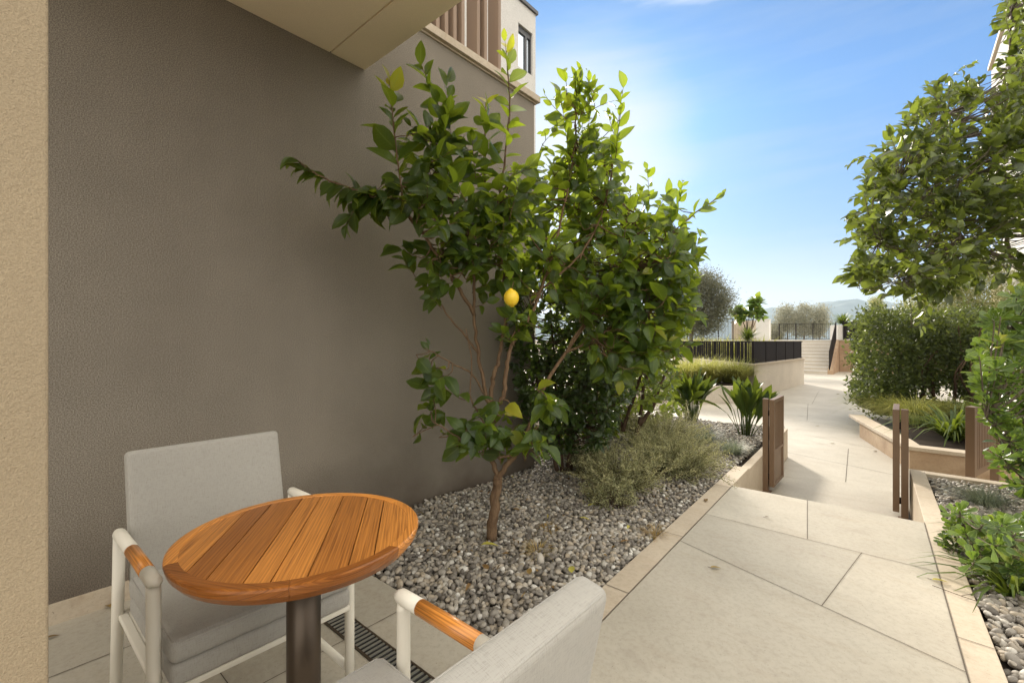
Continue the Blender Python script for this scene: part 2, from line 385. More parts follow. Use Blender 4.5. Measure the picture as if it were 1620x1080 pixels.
M['grey_bark'] = bark('grey_bark', (0.22, 0.18, 0.14), (0.09, 0.07, 0.055))
b_ = NB('lemon_skin'); v_ = b_.coord(); n_ = b_.noise(v_, 260, 2)
b_.principled(b_.mix(b_.noise(v_, 18, 3), (0.80, 0.52, 0.02), (0.86, 0.64, 0.05)), 0.38, normal=b_.bump(n_, 0.45, 0.002), spec=0.5, Subsurface_Weight=0.1); M['lemon'] = b_.m
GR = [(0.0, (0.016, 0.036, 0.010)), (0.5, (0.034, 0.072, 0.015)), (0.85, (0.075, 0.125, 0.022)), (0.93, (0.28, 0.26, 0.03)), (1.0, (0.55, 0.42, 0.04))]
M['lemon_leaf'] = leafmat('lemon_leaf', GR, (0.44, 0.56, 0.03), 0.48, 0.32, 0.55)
M['laurel_leaf'] = leafmat('laurel_leaf', [(0.0, (0.013, 0.026, 0.009)), (0.6, (0.030, 0.055, 0.014)), (1.0, (0.085, 0.125, 0.028))], (0.26, 0.40, 0.04), 0.30, 0.32, 0.4)
M['shrub_leaf'] = leafmat('shrub_leaf', [(0.0, (0.026, 0.048, 0.011)), (0.6, (0.062, 0.10, 0.018)), (1.0, (0.19, 0.22, 0.035))], (0.42, 0.52, 0.05), 0.42, 0.4, 0.4)
M['tree_leaf'] = leafmat('broad_tree_leaf', [(0.0, (0.016, 0.024, 0.009)), (0.6, (0.040, 0.060, 0.016)), (1.0, (0.11, 0.135, 0.026))], (0.36, 0.45, 0.05), 0.34, 0.33, 0.3)
M['pitto_leaf'] = leafmat('glossy_leaf', [(0.0, (0.014, 0.038, 0.008)), (0.6, (0.038, 0.082, 0.014)), (0.9, (0.10, 0.16, 0.028)), (1.0, (0.42, 0.40, 0.05))], (0.34, 0.50, 0.05), 0.27, 0.32, 0.5, margin=(0.22, 0.29, 0.08))
M['hedge_leaf'] = leafmat('hedge_leaf', [(0.0, (0.014, 0.022, 0.008)), (0.6, (0.042, 0.060, 0.016)), (1.0, (0.16, 0.18, 0.045))], (0.34, 0.42, 0.08), 0.26, 0.5, 0.2, spec=0.3)
M['olive_leaf'] = leafmat('olive_leaf', [(0.0, (0.055, 0.058, 0.036)), (0.6, (0.11, 0.115, 0.075)), (1.0, (0.22, 0.215, 0.15))], (0.32, 0.32, 0.17), 0.25, 0.5, 0.0)
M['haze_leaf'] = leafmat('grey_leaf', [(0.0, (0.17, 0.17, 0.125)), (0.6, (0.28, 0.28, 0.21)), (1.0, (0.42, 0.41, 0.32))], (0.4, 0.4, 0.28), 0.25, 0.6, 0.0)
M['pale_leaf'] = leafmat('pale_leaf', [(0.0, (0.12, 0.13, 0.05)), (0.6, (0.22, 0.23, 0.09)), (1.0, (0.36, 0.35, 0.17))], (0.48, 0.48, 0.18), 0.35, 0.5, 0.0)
M['strap_leaf'] = leafmat('strap_leaf', [(0.0, (0.012, 0.030, 0.008)), (0.6, (0.028, 0.056, 0.012)), (1.0, (0.12, 0.15, 0.025))], (0.36, 0.46, 0.04), 0.26, 0.45, 0.25, spec=0.25)
M['grass'] = leafmat('grass_blade', [(0.0, (0.085, 0.105, 0.025)), (0.5, (0.22, 0.235, 0.055)), (1.0, (0.50, 0.47, 0.14))], (0.50, 0.50, 0.10), 0.35, 0.5, 0.0)
M['fescue'] = leafmat('fescue_blade', [(0.0, (0.085, 0.11, 0.075)), (0.6, (0.16, 0.19, 0.13)), (1.0, (0.30, 0.31, 0.19))], (0.36, 0.42, 0.22), 0.25, 0.55, 0.0)
M['herb'] = leafmat('herb_sprig', [(0.0, (0.12, 0.13, 0.065)), (0.5, (0.27, 0.28, 0.14)), (1.0, (0.58, 0.55, 0.30))], (0.42, 0.40, 0.14), 0.3, 0.55, 0.0)
M['straw'] = leafmat('dry_straw', [(0.0, (0.20, 0.12, 0.05)), (0.6, (0.36, 0.24, 0.09)), (1.0, (0.50, 0.40, 0.16))], (0.5, 0.38, 0.12), 0.25, 0.6, 0.0)
M['dry_leaf'] = leafmat('fallen_leaf', [(0.0, (0.06, 0.035, 0.018)), (0.5, (0.24, 0.13, 0.05)), (1.0, (0.50, 0.46, 0.08))], (0.45, 0.35, 0.08), 0.2, 0.6, 0.4)
M['hill'] = plain('hill_scrub', (0.055, 0.072, 0.060), 0.95, scale=0.02, var=0.35)
M['sea'] = plain('sea_water', (0.03, 0.06, 0.08), 0.12, 0, 0.5, 0.3, 0.2)

# ------------------------------------------------------------------ foliage kit
def unit(a): return a / (np.linalg.norm(a, axis=-1, keepdims=True) + 1e-9)
PROFILE = {'lance': [0.0, 0.62, 0.98, 0.86, 0.42, 0.0], 'ovate': [0.0, 0.80, 1.0, 0.78, 0.36, 0.0],
           'obov': [0.0, 0.22, 0.55, 0.92, 0.95, 0.0], 'strap': [0.35, 0.9, 1.0, 0.9, 0.6, 0.0], 'sword': [0.12, 0.30, 0.85, 1.0, 0.62, 0.0]}
UU = {'lance': [0, .18, .42, .66, .87, 1.0], 'ovate': [0, .16, .38, .64, .86, 1.0], 'obov': [0, .25, .5, .74, .92, 1.0],
      'strap': [0, .2, .45, .7, .88, 1.0], 'sword': [0, .2, .42, .62, .84, 1.0]}
class Leaves:
    def __init__(s): s.V = []; s.T = []; s.A = []; s.n = 0
    def add(s, pos, d, up, L, Wd, tone, shape='lance', droop=0.18, fold=0.25):
        pos = np.atleast_2d(pos).astype(float); N = len(pos)
        if N == 0: return
        d = unit(np.broadcast_to(d, (N, 3)).astype(float)); up = np.broadcast_to(up, (N, 3)).astype(float)
        side = unit(np.cross(d, up) + 1e-6); nrm = np.cross(side, d)
        L = np.broadcast_to(L, N)[:, None]; Wd = np.broadcast_to(Wd, N)[:, None]*0.5; tone = np.broadcast_to(tone, N)
        droop = np.broadcast_to(droop, N)[:, None]; fold = np.broadcast_to(fold, N)[:, None]
        u = np.array(UU[shape]); w = np.array(PROFILE[shape])
        rows = []; at = []
        for ui, wi in zip(u, w):
            for vv in (-1, 0, 1):
                rows.append(pos + d*L*ui*(1-0.12*droop*ui) + side*Wd*wi*vv + nrm*(fold*abs(vv)*Wd*wi - droop*L*ui*ui))
                at.append(np.c_[np.full(N, ui), np.full(N, float(vv)), tone])
        V = np.stack(rows, 1); A = np.stack(at, 1); K = V.shape[1]
        tri = []
        for i in range(len(u)-1):
            for j in range(2):
                a, b2, c, e = i*3+j, i*3+j+1, (i+1)*3+j+1, (i+1)*3+j
                tri += [(a, b2, c), (a, c, e)]
        tri = np.array(tri)
        T = (tri[None] + (np.arange(N)*K)[:, None, None]).reshape(-1, 3) + s.n
        s.V.append(V.reshape(-1, 3)); s.A.append(A.reshape(-1, 3)); s.T.append(T); s.n += N*K
    def small(s, pos, d, up, L, Wd, tone, fold=0.3):
        """4-vertex folded leaf for far or tiny foliage"""
        N = len(pos); d = unit(d); side = unit(np.cross(d, up)+1e-6); nrm = np.cross(side, d)
        L = np.broadcast_to(L, N)[:, None]; Wd = np.broadcast_to(Wd, N)[:, None]*0.5; tone = np.broadcast_to(tone, N)
        V = np.stack([pos, pos+d*L*.45-side*Wd+nrm*Wd*fold, pos+d*L, pos+d*L*.45+side*Wd+nrm*Wd*fold], 1)
        A = np.stack([np.c_[np.full(N, a), np.full(N, b2), tone] for a, b2 in ((0, .3), (.45, -1), (1, .3), (.45, 1))], 1)
        T = (np.array([(0, 1, 2), (0, 2, 3)])[None] + (np.arange(N)*4)[:, None, None]).reshape(-1, 3) + s.n
        s.V.append(V.reshape(-1, 3)); s.A.append(A.reshape(-1, 3)); s.T.append(T); s.n += N*4
    def blades(s, base, d0, L, Wd, tone, droop=0.6, seg=5):
        """grass blades arching outwards under their weight"""
        N = len(base); d0 = unit(d0); out = d0.copy(); out[:, 2] = 0; out = unit(out + 1e-5)
        side = unit(np.cross(out, [0, 0, 1.0]))
        L = np.broadcast_to(L, N)[:, None]; Wd = np.broadcast_to(Wd, N)[:, None]*.5; droop = np.broadcast_to(droop, N)[:, None]
        tone = np.broadcast_to(tone, N); rows = []; at = []
        for i in range(seg):
            t = i/(seg-1); w = (1-t**2.2)*0.95+0.05
            c = base + d0*L*t + out*L*droop*0.45*t*t - np.array([0, 0, 1.0])*L*droop*0.75*t**2.6
            for vv in (-1, 1):
                rows.append(c + side*Wd*w*vv); at.append(np.c_[np.full(N, t), np.full(N, vv*0.6), np.clip(tone + 0.15*(t-0.5), 0, 1)])
        V = np.stack(rows, 1); A = np.stack(at, 1); K = seg*2
        tri = np.array([q for i in range(seg-1) for q in ((2*i, 2*i+1, 2*i+3), (2*i, 2*i+3, 2*i+2))])
        T = (tri[None] + (np.arange(N)*K)[:, None, None]).reshape(-1, 3) + s.n
        s.V.append(V.reshape(-1, 3)); s.A.append(A.reshape(-1, 3)); s.T.append(T); s.n += N*K
    def build(s, name, mat, parent=None, origin=None, kind=None):
        o = fast_mesh(name, np.vstack(s.V), np.vstack(s.T), mat, {'leaf': np.vstack(s.A)}, parent, True, None, origin)
        if kind: o['kind'] = kind
        return o

def rvec(n): return unit(rng.normal(size=(n, 3)))
def smooth_poly(pts, n=6):
    """Catmull-Rom through the points"""
    p = np.asarray(pts, float)
    if len(p) < 3: return np.array([p[0]+(p[-1]-p[0])*t for t in np.linspace(0, 1, n+1)])
    q = np.vstack([2*p[0]-p[1], p, 2*p[-1]-p[-2]]); out = []
    for i in range(1, len(q)-2):
        for t in np.linspace(0, 1, n, endpoint=False):
            out.append(0.5*((2*q[i]) + (-q[i-1]+q[i+1])*t + (2*q[i-1]-5*q[i]+4*q[i+1]-q[i+2])*t*t + (-q[i-1]+3*q[i]-3*q[i+1]+q[i+2])*t**3))
    out.append(p[-1]); return np.array(out)
def inside(poly, pts):
    p = np.asarray(poly, float); x, y = pts[:, 0], pts[:, 1]; r = np.zeros(len(pts), bool); j = len(p)-1
    for i in range(len(p)):
        c = ((p[i, 1] > y) != (p[j, 1] > y)) & (x < (p[j, 0]-p[i, 0])*(y-p[i, 1])/(p[j, 1]-p[i, 1]+1e-9)+p[i, 0])
        r ^= c; j = i
    return r
def sample_region(poly, n, y0, y1, ok=None):
    """points through the volume of a crown whose outline was surveyed, spread over its depth"""
    p = np.asarray(poly, float); out = []
    while len(out) < n:
        q = np.c_[rng.uniform(p[:, 0].min(), p[:, 0].max(), 400), rng.uniform(p[:, 1].min(), p[:, 1].max(), 400)]
        q = q[inside(p, q)]
        for a in q:
            w = P(a[0], a[1], rng.uniform(y0, y1))
            if ok is None or ok(w): out.append(w)
    return np.array(out[:n])

class Plant:
    def __init__(s): s.wood = MB(); s.leaves = Leaves(); s.nodes = []; s.rad = []
    def branch(s, pts, r0, r1, n=6, sides=8):
        c = smooth_poly(pts, n); c[1:-1] += rng.normal(size=c[1:-1].shape)*min(0.004, r0*0.3)
        r = np.linspace(r0, r1, len(c)); s.wood.tube(c, r, sides)
        s.nodes += list(c); s.rad += list(r); return c
    def bpx(s, pts, r0, r1, **k): return s.branch([P(*p) for p in pts], r0, r1, **k)
    def shoot(s, pts, r=0.003, step=0.03, L=0.11, ratio=0.45, tone=(0.3, 0.7), start=0.15, shape='lance', up=0.25, droop=(0.1, 0.35), tip=0, out=0.9, face=(.55, -.35, .65)):
        c = smooth_poly(pts, 8) if len(pts) > 2 else smooth_poly([pts[0], (np.asarray(pts[0])+pts[1])/2+rng.normal(size=3)*0.008, pts[1]], 6)
        s.wood.tube(c, np.linspace(r, r*0.45, len(c)), 5)
        seg = np.linalg.norm(np.diff(c, axis=0), axis=1); cum = np.r_[0, np.cumsum(seg)]; tot = cum[-1]
        n = max(3, int(tot*(1-start)/step)); t = np.linspace(start, 1, n)*tot
        pos = np.stack([np.interp(t, cum, c[:, i]) for i in range(3)], 1)
        tg = unit(np.stack([np.interp(np.clip(t+.01, 0, tot), cum, c[:, i])-np.interp(np.clip(t-.01, 0, tot), cum, c[:, i]) for i in range(3)], 1))
        ang = np.arange(n)*2.4 + rng.uniform(0, 6.28) + rng.normal(size=n)*.3
        a = unit(np.cross(tg, [0.3, 0.2, 1.0])); b2 = np.cross(tg, a)
        radial = np.cos(ang)[:, None]*a + np.sin(ang)[:, None]*b2
        fr = t/tot; k = out*(1.15-0.65*fr)[:, None]
        d = unit(tg*(0.45+0.6*fr)[:, None] + radial*k + np.array([0, 0, up]) + rng.normal(size=(n, 3))*.18)
        ln = L*rng.uniform(0.58, 1.2, n)*(1-0.35*fr**3)
        upv = unit(np.array(face) + rng.normal(size=(n, 3))*.5)
        tn = rng.uniform(tone[0], tone[1], n); tn[rng.random(n) < .018] = rng.uniform(.88, .95)
        if tip: tn[-tip:] = rng.uniform(0.92, 1.0, min(tip, n))
        s.leaves.add(pos, d, upv, ln, ln*ratio*rng.uniform(.85, 1.15, n), tn, shape, rng.uniform(droop[0], droop[1]*1.35, n), rng.uniform(.1, .65, n))
    def fill(s, centres, size=(0.12, 0.22), attach=True, lift=0.35, **k):
        """leafy twigs through the crown, each joined to the nearest wood"""
        N = np.array(s.nodes)
        for c in centres:
            d2 = np.linalg.norm(N - c, axis=1) + 0.35*np.maximum(0, N[:, 2]-c[2]); j = int(np.argmin(d2)); nd = N[j]
            ln = rng.uniform(*size); v = unit(unit(c-nd)*0.8 + np.array([0, 0, lift]) + rng.normal(size=3)*.45)
            a = c - v*ln*.5; e = c + v*ln*.5
            if attach and np.linalg.norm(a-nd) > 0.03:
                m = (a+nd)/2 + np.array([0, 0, -0.06])*np.linalg.norm(a-nd) + rng.normal(size=3)*.012
                cc = smooth_poly([nd, m, a], 4); s.wood.tube(cc, np.linspace(min(s.rad[j], 0.0065), 0.0025, len(cc)), 5)
            s.shoot([a, e], r=0.0025, **k)
    def build(s, root, wm, lm, wname='trunk', lname='crown'):
        o = root.location
        s.wood.build(wname, wm, root, origin=None).location = (-o.x, -o.y, -o.z)
        l = s.leaves.build(lname, lm, root); l.location = (-o.x, -o.y, -o.z)

# ================================================================== GROUND, PAVING, STEPS
LOW = -0.42
def XG(y): return 1.69 - 0.043*(y-1.85)      # gravel side of the left border
def XL(y): return XG(y) + 0.135              # joint of the left border
def XR(y): return 3.035 - 0.040*(y-2.17)     # joint of the right border
def XE(y): return XR(y) + 0.115              # gravel side of the right border
YB, YS, YE = 1.17, 4.05, 5.62               # patio edge, first step, end of the raised borders
m = MB(); m.box(-90, 90, -60, 75, -1.2, -0.50)
tag(m.build('ground', M['soil']), kind='structure')

J = MB()   # joints, thin dark mortar lines
def joint(a, b2, w=0.0034, z=0.003):
    a = np.array(a, float); b2 = np.array(b2, float); t = unit(b2-a); n = np.array([-t[1], t[0]])*w/2
    J.add([[*(a-n), z], [*(b2-n), z], [*(b2+n), z], [*(a+n), z]], [(0, 1, 2, 3)])
m = MB()
A_, B_, C_, D_ = (XL(2.66), 2.66), (XR(2.236), 2.236), (XL(3.224), 3.224), (XR(3.19), 3.19)
E_, F_, I_, K_ = (2.392, 3.214), (2.278, YS), (2.666, 3.205), (2.561, 2.398)
for k, q in enumerate(([(0.012, -5), (.448, -5), (.448, YB), (.012, YB)], [(.448, -5), (1.08, -5), (1.08, .395), (.448, .395)], [(.448, .395), (1.08, .395), (1.08, YB), (.448, YB)],
    [(1.08, -5), (1.70, -5), (1.70, YB), (1.08, YB)], [(1.70, -5), (XR(-5), -5), B_, K_, A_, (XL(YB), YB), (1.70, YB)], [A_, K_, I_, E_, C_], [K_, B_, D_, I_], [C_, E_, F_, (XL(YS), YS)], [E_, I_, D_, (XR(YS), YS), F_])):
    m.prism(q, -0.5, 0.0, slab=np.full(2*len(q), [.45, .62, .30, .52, .50, .30, .66, .72, .42][k]))
tag(m.build('patio_paving', M['paving']), kind='structure')
m = MB(); m.box(XE(-8)+.01, 9, -8, 1.15, -0.5, -0.003, slab=np.full(8, .5)); m.box(-4, XE(-8), -8, -5.01, -.5, -.003, slab=np.full(8, .5))  # unseen paving, added to bounce light onto the soffit and patio
tag(m.build('bounce_paving', M['paving']), kind='structure')
joint((1.778, 2.668), (XR(2.24), 2.236)); joint((1.764, 3.224), (XR(3.19), 3.19)); joint((2.392, 3.214), (2.278, YS))
joint((2.666, 3.205), (2.561, 2.40))
joint((XL(YB), YB), (XR(1.1), 1.02))
for x in (1.08, 1.70, 0.448): joint((x, -3), (x, YB))
joint((0.448, .395), (1.08, .395)); joint((1.08, -.2), (1.70, -.2))
joint((2.3, -0.6), (2.3, -1.6)); joint((1.70, -.6), (3.1, -.62))
# left border kerb: flush with the patio, then the top of the retaining wall beside the steps
m = MB()
m.prism([(XG(YB), YB), (XL(YB)-.004, YB), (XL(4.75)-.004, 4.75), (XG(4.75), 4.75)], -0.6, 0.001)
m.prism([(XG(4.755)+.05, 4.755), (XL(4.755)-.004, 4.755), (XL(7.4)-.004, 7.4), (XG(7.4)+.05, 7.4)], -0.6, -0.012)
tag(m.build('kerb', M['kerb'], bevel=0.004), kind='structure')
for y in (2.73, 1.9, 3.98): joint((XG(y), y), (XL(y), y), 0.004, 0.004)
joint((XL(YB)-.002, YB), (XL(YS)-.002, YS), 0.0045, 0.004)
m = MB()
m.prism([(XR(-5)+.004, -5), (XE(-5), -5), (XE(5.75), 5.75), (XR(5.75)+.004, 5.75)], -0.6, 0.001)
m.prism([(XE(5.63), 5.63), (XE(5.63)+1.9, 5.57), (XE(5.63)+1.9, 5.69), (XE(5.75), 5.75)], -0.6, 0.001)
tag(m.build('kerb', M['kerb'], bevel=0.004), kind='structure')
for y in (3.4, 2.5, 1.6): joint((XR(y), y), (XE(y), y-.01), 0.004, 0.004)
joint((XR(-5)+.002, -5), (XR(YS)+.002, YS), 0.0045, 0.004)
# three steps down to the lower path
m = MB()
for k in range(2):
    y0, y1 = YS+.3*k, YS+.3*(k+1); z = -0.14*(k+1)
    m.prism([(XL(y0), y0), (XR(y0)+.003, y0), (XR(y1)+.003, y1), (XL(y1), y1)], -0.55, z)
tag(m.build('steps', M['paving'], bevel=0.004), kind='structure')
m = MB()
m.prism([(-30, 7.4), (XL(7.4), 7.4), (XL(YS+.6), YS+.6), (XR(YS+.6)+.003, YS+.6), (XR(5.76), 5.76), (9, 5.76), (9, 40), (-30, 40)], -0.5, LOW)
tag(m.build('lower_path', M['paving']), kind='structure')
zl = LOW + 0.003
for a, b2 in (((1.55, 5.5), (3.0, 5.4)), ((2.26, 4.7), (2.22, 5.45)), ((1.3, 7.8), (2.9, 7.2)), ((2.33, 6.5), (2.2, 8.6)), ((1.5, 9.4), (2.5, 8.9)), ((0.9, 11.3), (2.2, 10.6)), ((1.2, 9.5), (0.2, 14)), ((0.2, 14.5), (3, 13.6)), ((-.1, 18), (3, 17.6)), ((1.3, 11.2), (0.9, 14.3)), ((0, 22), (3, 21)), ((1, 14.2), (.7, 18)), ((-3, 10.6), (1.2, 9.6)), ((-2, 8.5), (1.3, 7.8)), ((-.2, 8.1), (-.1, 10))):
    joint(a, b2, 0.007, zl)
tag(J.build('joints', M['joint']), kind='structure')
# soil of the two upper beds
m = MB()
m.prism([(0.0, YB), (XG(YB), YB), (XG(7.4)+.05, 7.4), (-1.3, 7.4), (-1.3, 3.475), (0.0, 3.475)], -0.6, -0.045)
m.prism([(XE(1.16), 1.16), (XE(5.63), 5.63), (XE(5.63)+1.9, 5.57), (6.5, 5.0), (6.5, 1.16)], -0.6, -0.045)
m.prism([(2.85, 10.35), (3.0, 7.95), (5.8, 7.95), (8.8, 10), (8.8, 14.5), (2.6, 14.8)], -0.6, -0.17)
tag(m.build('bed_soil', M['soil']), kind='structure')

# ---------------------------------------------------------------- pebbles
def ico(sub):
    bm = bmesh.new(); bmesh.ops.create_icosphere(bm, subdivisions=sub, radius=1.0)
    bm.verts.ensure_lookup_table(); v = np.array([x.co[:] for x in bm.verts]); f = np.array([[l.index for l in p.verts] for p in bm.faces]); bm.free()
    return v, f
ICO = {1: ico(1), 2: ico(2)}
def pebbles(pts, rad, sub):
    v, f = ICO[sub]; N = len(pts)
    sc = np.c_[rng.uniform(.85, 1.45, N), rng.uniform(.75, 1.05, N), rng.uniform(.48, .75, N)]*rad[:, None]
    q = rng.normal(size=(N, 4)); q[:, 1:3] *= 0.28; q /= np.linalg.norm(q, axis=1)[:, None]
    w, x, y, z = q.T
    Rm = np.stack([np.stack([1-2*(y*y+z*z), 2*(x*y-z*w), 2*(x*z+y*w)], 1), np.stack([2*(x*y+z*w), 1-2*(x*x+z*z), 2*(y*z-x*w)], 1), np.stack([2*(x*z-y*w), 2*(y*z+x*w), 1-2*(x*x+y*y)], 1)], 1)
    lump = 1 + 0.10*np.sin(v[None]@rng.normal(size=(N, 3, 1))*2.2 + rng.uniform(0, 6, (N, 1, 1)))
    V = (v[None]*lump*sc[:, None]) @ Rm.transpose(0, 2, 1) + pts[:, None]
    T = (f[None] + (np.arange(N)*len(v))[:, None, None]).reshape(-1, 3)
    tone = np.repeat(np.clip(rng.beta(1.5, 1.6, N), 0, 1), len(v))
    return V.reshape(-1, 3), T, tone
def pebble_bed(name, inside_fn, box, pitch, rmin, rmax, near):
    x0, x1, y0, y1 = box; parts = []; base = 0
    for layer, (zz, dens) in enumerate(((-0.030, 1.0), (-0.012, 0.95))):
        gx, gy = np.meshgrid(np.arange(x0, x1, pitch), np.arange(y0, y1, pitch*0.87)); gx = gx + (np.arange(gx.shape[0]) % 2)[:, None]*pitch/2
        p = np.c_[gx.ravel(), gy.ravel()] + rng.normal(size=(gx.size, 2))*pitch*.28 + (layer*pitch*.5)
        p = p[inside_fn(p)]; p = p[rng.random(len(p)) < dens]
        r = rng.uniform(rmin, rmax, len(p))*np.where(rng.random(len(p)) < .07, 1.35, 1.0)
        z = zz + rng.normal(size=len(p))*.005 + 0.012*np.sin(p[:, 0]*5.1+1)*np.sin(p[:, 1]*3.7)
        pts = np.c_[p, z]; dist = np.hypot(p[:, 0]-CAM[0], p[:, 1]-CAM[1])
        for sub, sel in ((2, dist < near), (1, dist >= near)):
            if sel.sum():
                V, T, t = pebbles(pts[sel], r[sel], sub); parts.append((V, T+base, t)); base += len(V)
    o = fast_mesh(name, np.vstack([a[0] for a in parts]), np.vstack([a[1] for a in parts]), M['pebble'], {'tone': np.concatenate([a[2] for a in parts])})
    return o
o = pebble_bed('pebbles', lambda p: ((p[:, 0] > .02) | (p[:, 1] > 3.5)) & (p[:, 0] < 1.69-.043*(p[:, 1]-1.85)-.015) & (p[:, 1] > YB+.015), (-.6, 1.75, YB, 7.35), 0.0295, 0.0122, 0.0195, 3.7)
tag(o, 'grey and beige rounded pebbles covering the planting bed along the wall', 'pebbles', kind='stuff')
o = pebble_bed('pebbles', lambda p: (p[:, 0] > 3.15-.04*(p[:, 1]-2.17)+.015) & (p[:, 1] < 5.58), (3.0, 4.9, 1.2, 5.6), 0.033, 0.014, 0.0225, 3.2)
tag(o, 'grey pebbles covering the narrow bed right of the path', 'pebbles', kind='stuff')

# ================================================================== BUILDING ON THE LEFT
CY = 3.473
ap = thing('apartment_building', 'taupe rendered apartment building with overhanging cream balcony and brown slatted screen', 'building')
m = MB(); m.box(-1.3, 0, -6, CY, -0.6, 3.665); m.build('wall', M['taupe'], ap)
m = MB(); m.box(-0.001, 0.012, -6, YB-.002, -0.02, 0.092); m.build('skirting', M['kerb'], ap, bevel=0.002)
m = MB(); m.box(-0.40, 0.045, 1.6, CY+.05, 3.68, 3.745); m.box(-0.40, 0.015, 1.6, CY+.02, 3.665, 3.68); m.build('coping', M['kerb'], ap, bevel=0.003)
SY0, SY1 = 1.302, 1.55
m = MB(); m.box(0.002, 2.3, SY0, SY1, 3.142, 3.62); m.box(0.002, 2.3, -.6, SY0-.009, 3.142, 3.62); m.box(0.002, 2.3, SY0-.01, SY0+.001, 3.157, 3.60)
m.build('balcony', M['soffit'], ap, bevel=0.003)
UX, UY, UZ = -1.38, 5.28, 6.2
m = MB(); w0, w1 = onX(820, 60, UX)[1], onX(842.5, 60, UX)[1]
wz0 = (onX(822, 106, UX)[2]); wz1 = onX(820.5, 36, UX)[2]
m.box(-6, UX, -6, w0, -0.6, UZ); m.box(-6, UX, w1, UY, -0.6, UZ); m.box(-6, UX, w0, w1, -0.6, wz0); m.box(-6, UX, w0, w1, wz1, UZ); m.box(-6, UX-.07, w0, w1, wz0, wz1)
m.build('upper_wall', M['white_render'], ap)
m = MB(); m.box(-6.02, UX+.03, -6, UY+.03, UZ, UZ+.05); m.build('roof_trim', M['frame'], ap)
fr = MB()
for a, b2, c, d in ((w0, w1, wz0, wz0+.025), (w0, w1, wz1-.09, wz1), (w0, w0+.02, wz0+.025, wz1-.09), (w1-.02, w1, wz0+.025, wz1-.09), (w0+.58*(w1-w0), w0+.58*(w1-w0)+.04, wz0+.025, wz1-.09)):
    fr.box(UX-.068, UX-.03, a, b2, c, d)
wf = fr.build('window', M['frame'], ap)
m = MB(); m.box(UX-.066, UX-.05, w0+.04, w1-.04, wz0+.04, wz1-.04); m.build('pane', M['glass'], wf)
m = MB()
y = 1.70
ys = []
while y < 3.06:
    ys.append(y); y += 0.096
gaps = [onX(742, 60, -.15)[1], onX(768, 60, -.15)[1]]
for y in ys:
    if min(abs(y-g) for g in gaps) < 0.05: continue
    m.box(-0.24, -0.10, y, y+0.036, 3.745, 6.0)
m.box(-0.20, -0.14, 1.6, 3.1, 5.95, 6.02)
m.build('slat_screen', M['fin_metal'], ap)

m = MB(); pc = np.array([CAM[0], CAM[1]]) + 0.78*((77-810)/FPX*RT + FW)
m.box(pc[0]-.42, pc[0], pc[1]-.32, pc[1], 0.0, 3.14)
tag(m.build('plaster_pillar', M['cream_render'], bevel=0.004), 'cream textured plaster pillar standing at the left edge beside the patio', 'pillar')

# ================================================================== FURNITURE
TX, TY, TR = 1.62, 0.38, 0.305
tb = thing('bistro_table', 'round teak bistro table with planked top on a dark bronze column', 'table', (TX, TY, 0))
pd = np.array([-0.817, 0.616]); pn = np.array([-pd[1], pd[0]])
ri = 0.893*TR
edges = np.linspace(-ri, ri, 9) + np.array([0, .010, -.006, .004, .006, -.008, .005, -.008, 0])
m = MB()
for k in range(8):
    a, b2 = edges[k]+.0013, edges[k+1]-.0013
    ss = np.linspace(a, b2, 14); rr = ri-.0012
    up_ = [(math.sqrt(max(rr*rr-s_*s_, 0)), s_) for s_ in ss]; lo_ = [(-math.sqrt(max(rr*rr-s_*s_, 0)), s_) for s_ in ss[::-1]]
    poly = [q for i, q in enumerate(up_+lo_) if i == 0 or np.hypot(q[0]-(up_+lo_)[i-1][0], q[1]-(up_+lo_)[i-1][1]) > 1e-5]
    w2 = np.array([q[0]*pd + q[1]*pn for q in poly]); n = len(w2)
    if sum(w2[i][0]*w2[(i+1) % n][1]-w2[(i+1) % n][0]*w2[i][1] for i in range(n)) < 0: w2 = w2[::-1]; poly = poly[::-1]
    g = np.array([[q[0]+k*3.1, q[1]+k*.7, k*1.37] for q in poly])
    v = np.vstack([np.c_[w2, np.full(n, .712)], np.c_[w2, np.full(n, .7395)]])
    m.add(v, [tuple(range(n))[::-1], tuple(range(n, 2*n))]+[(i, (i+1) % n, n+(i+1) % n, n+i) for i in range(n)], 0, False, grain=np.vstack([g, g]))
m.build('plank_top', M['teak'], tb)
m = MB(); prof = [(ri+.003, .700), (ri+.003, .7385), (ri+.0042, .7405), (TR-.006, .7405), (TR-.001, .7385), (TR, .733), (TR-.004, .718), (TR-.018, .700), (TR-.045, .686), (TR-.10, .680), (TR-.10, .700)]
cuts = [R(a) for a in (20, 88, 150, 205, 262, 330)]
for k in range(6):
    a0, a1 = cuts[k], cuts[(k+1) % 6] + (2*math.pi if k == 5 else 0)
    aa = np.linspace(a0+.0012, a1-.0012, 16); mid = (a0+a1)/2; tv = np.array([-math.sin(mid), math.cos(mid)]); nv = np.array([math.cos(mid), math.sin(mid)])
    v = []; g = []
    for a in aa:
        for r_, z in prof:
            p2 = np.array([r_*math.cos(a), r_*math.sin(a)]); v.append([*p2, z]); g.append([p2@tv+k*2.3+5, p2@nv+z+k*.9, k*2.11+9.3])
    q = len(prof); f = [(i*q+j, (i+1)*q+j, (i+1)*q+(j+1) % q, i*q+(j+1) % q) for i in range(15) for j in range(q)]
    f += [tuple(range(q)), tuple(range(15*q, 16*q))[::-1]]
    m.add(v, f, 0, False, grain=g)
o = m.build('table_rim', M['teak'], tb)
m = MB(); m.lathe([(0.06, .680), (0.20, .680), (0.20, .700), (ri, .700), (ri, .7115), (0.05, .7115)], 48); m.build('support_plate', M['black'], tb)
m = MB(); m.lathe([(0.043, .012), (0.043, .682)], 40); m.build('pedestal', M['bronze'], tb)
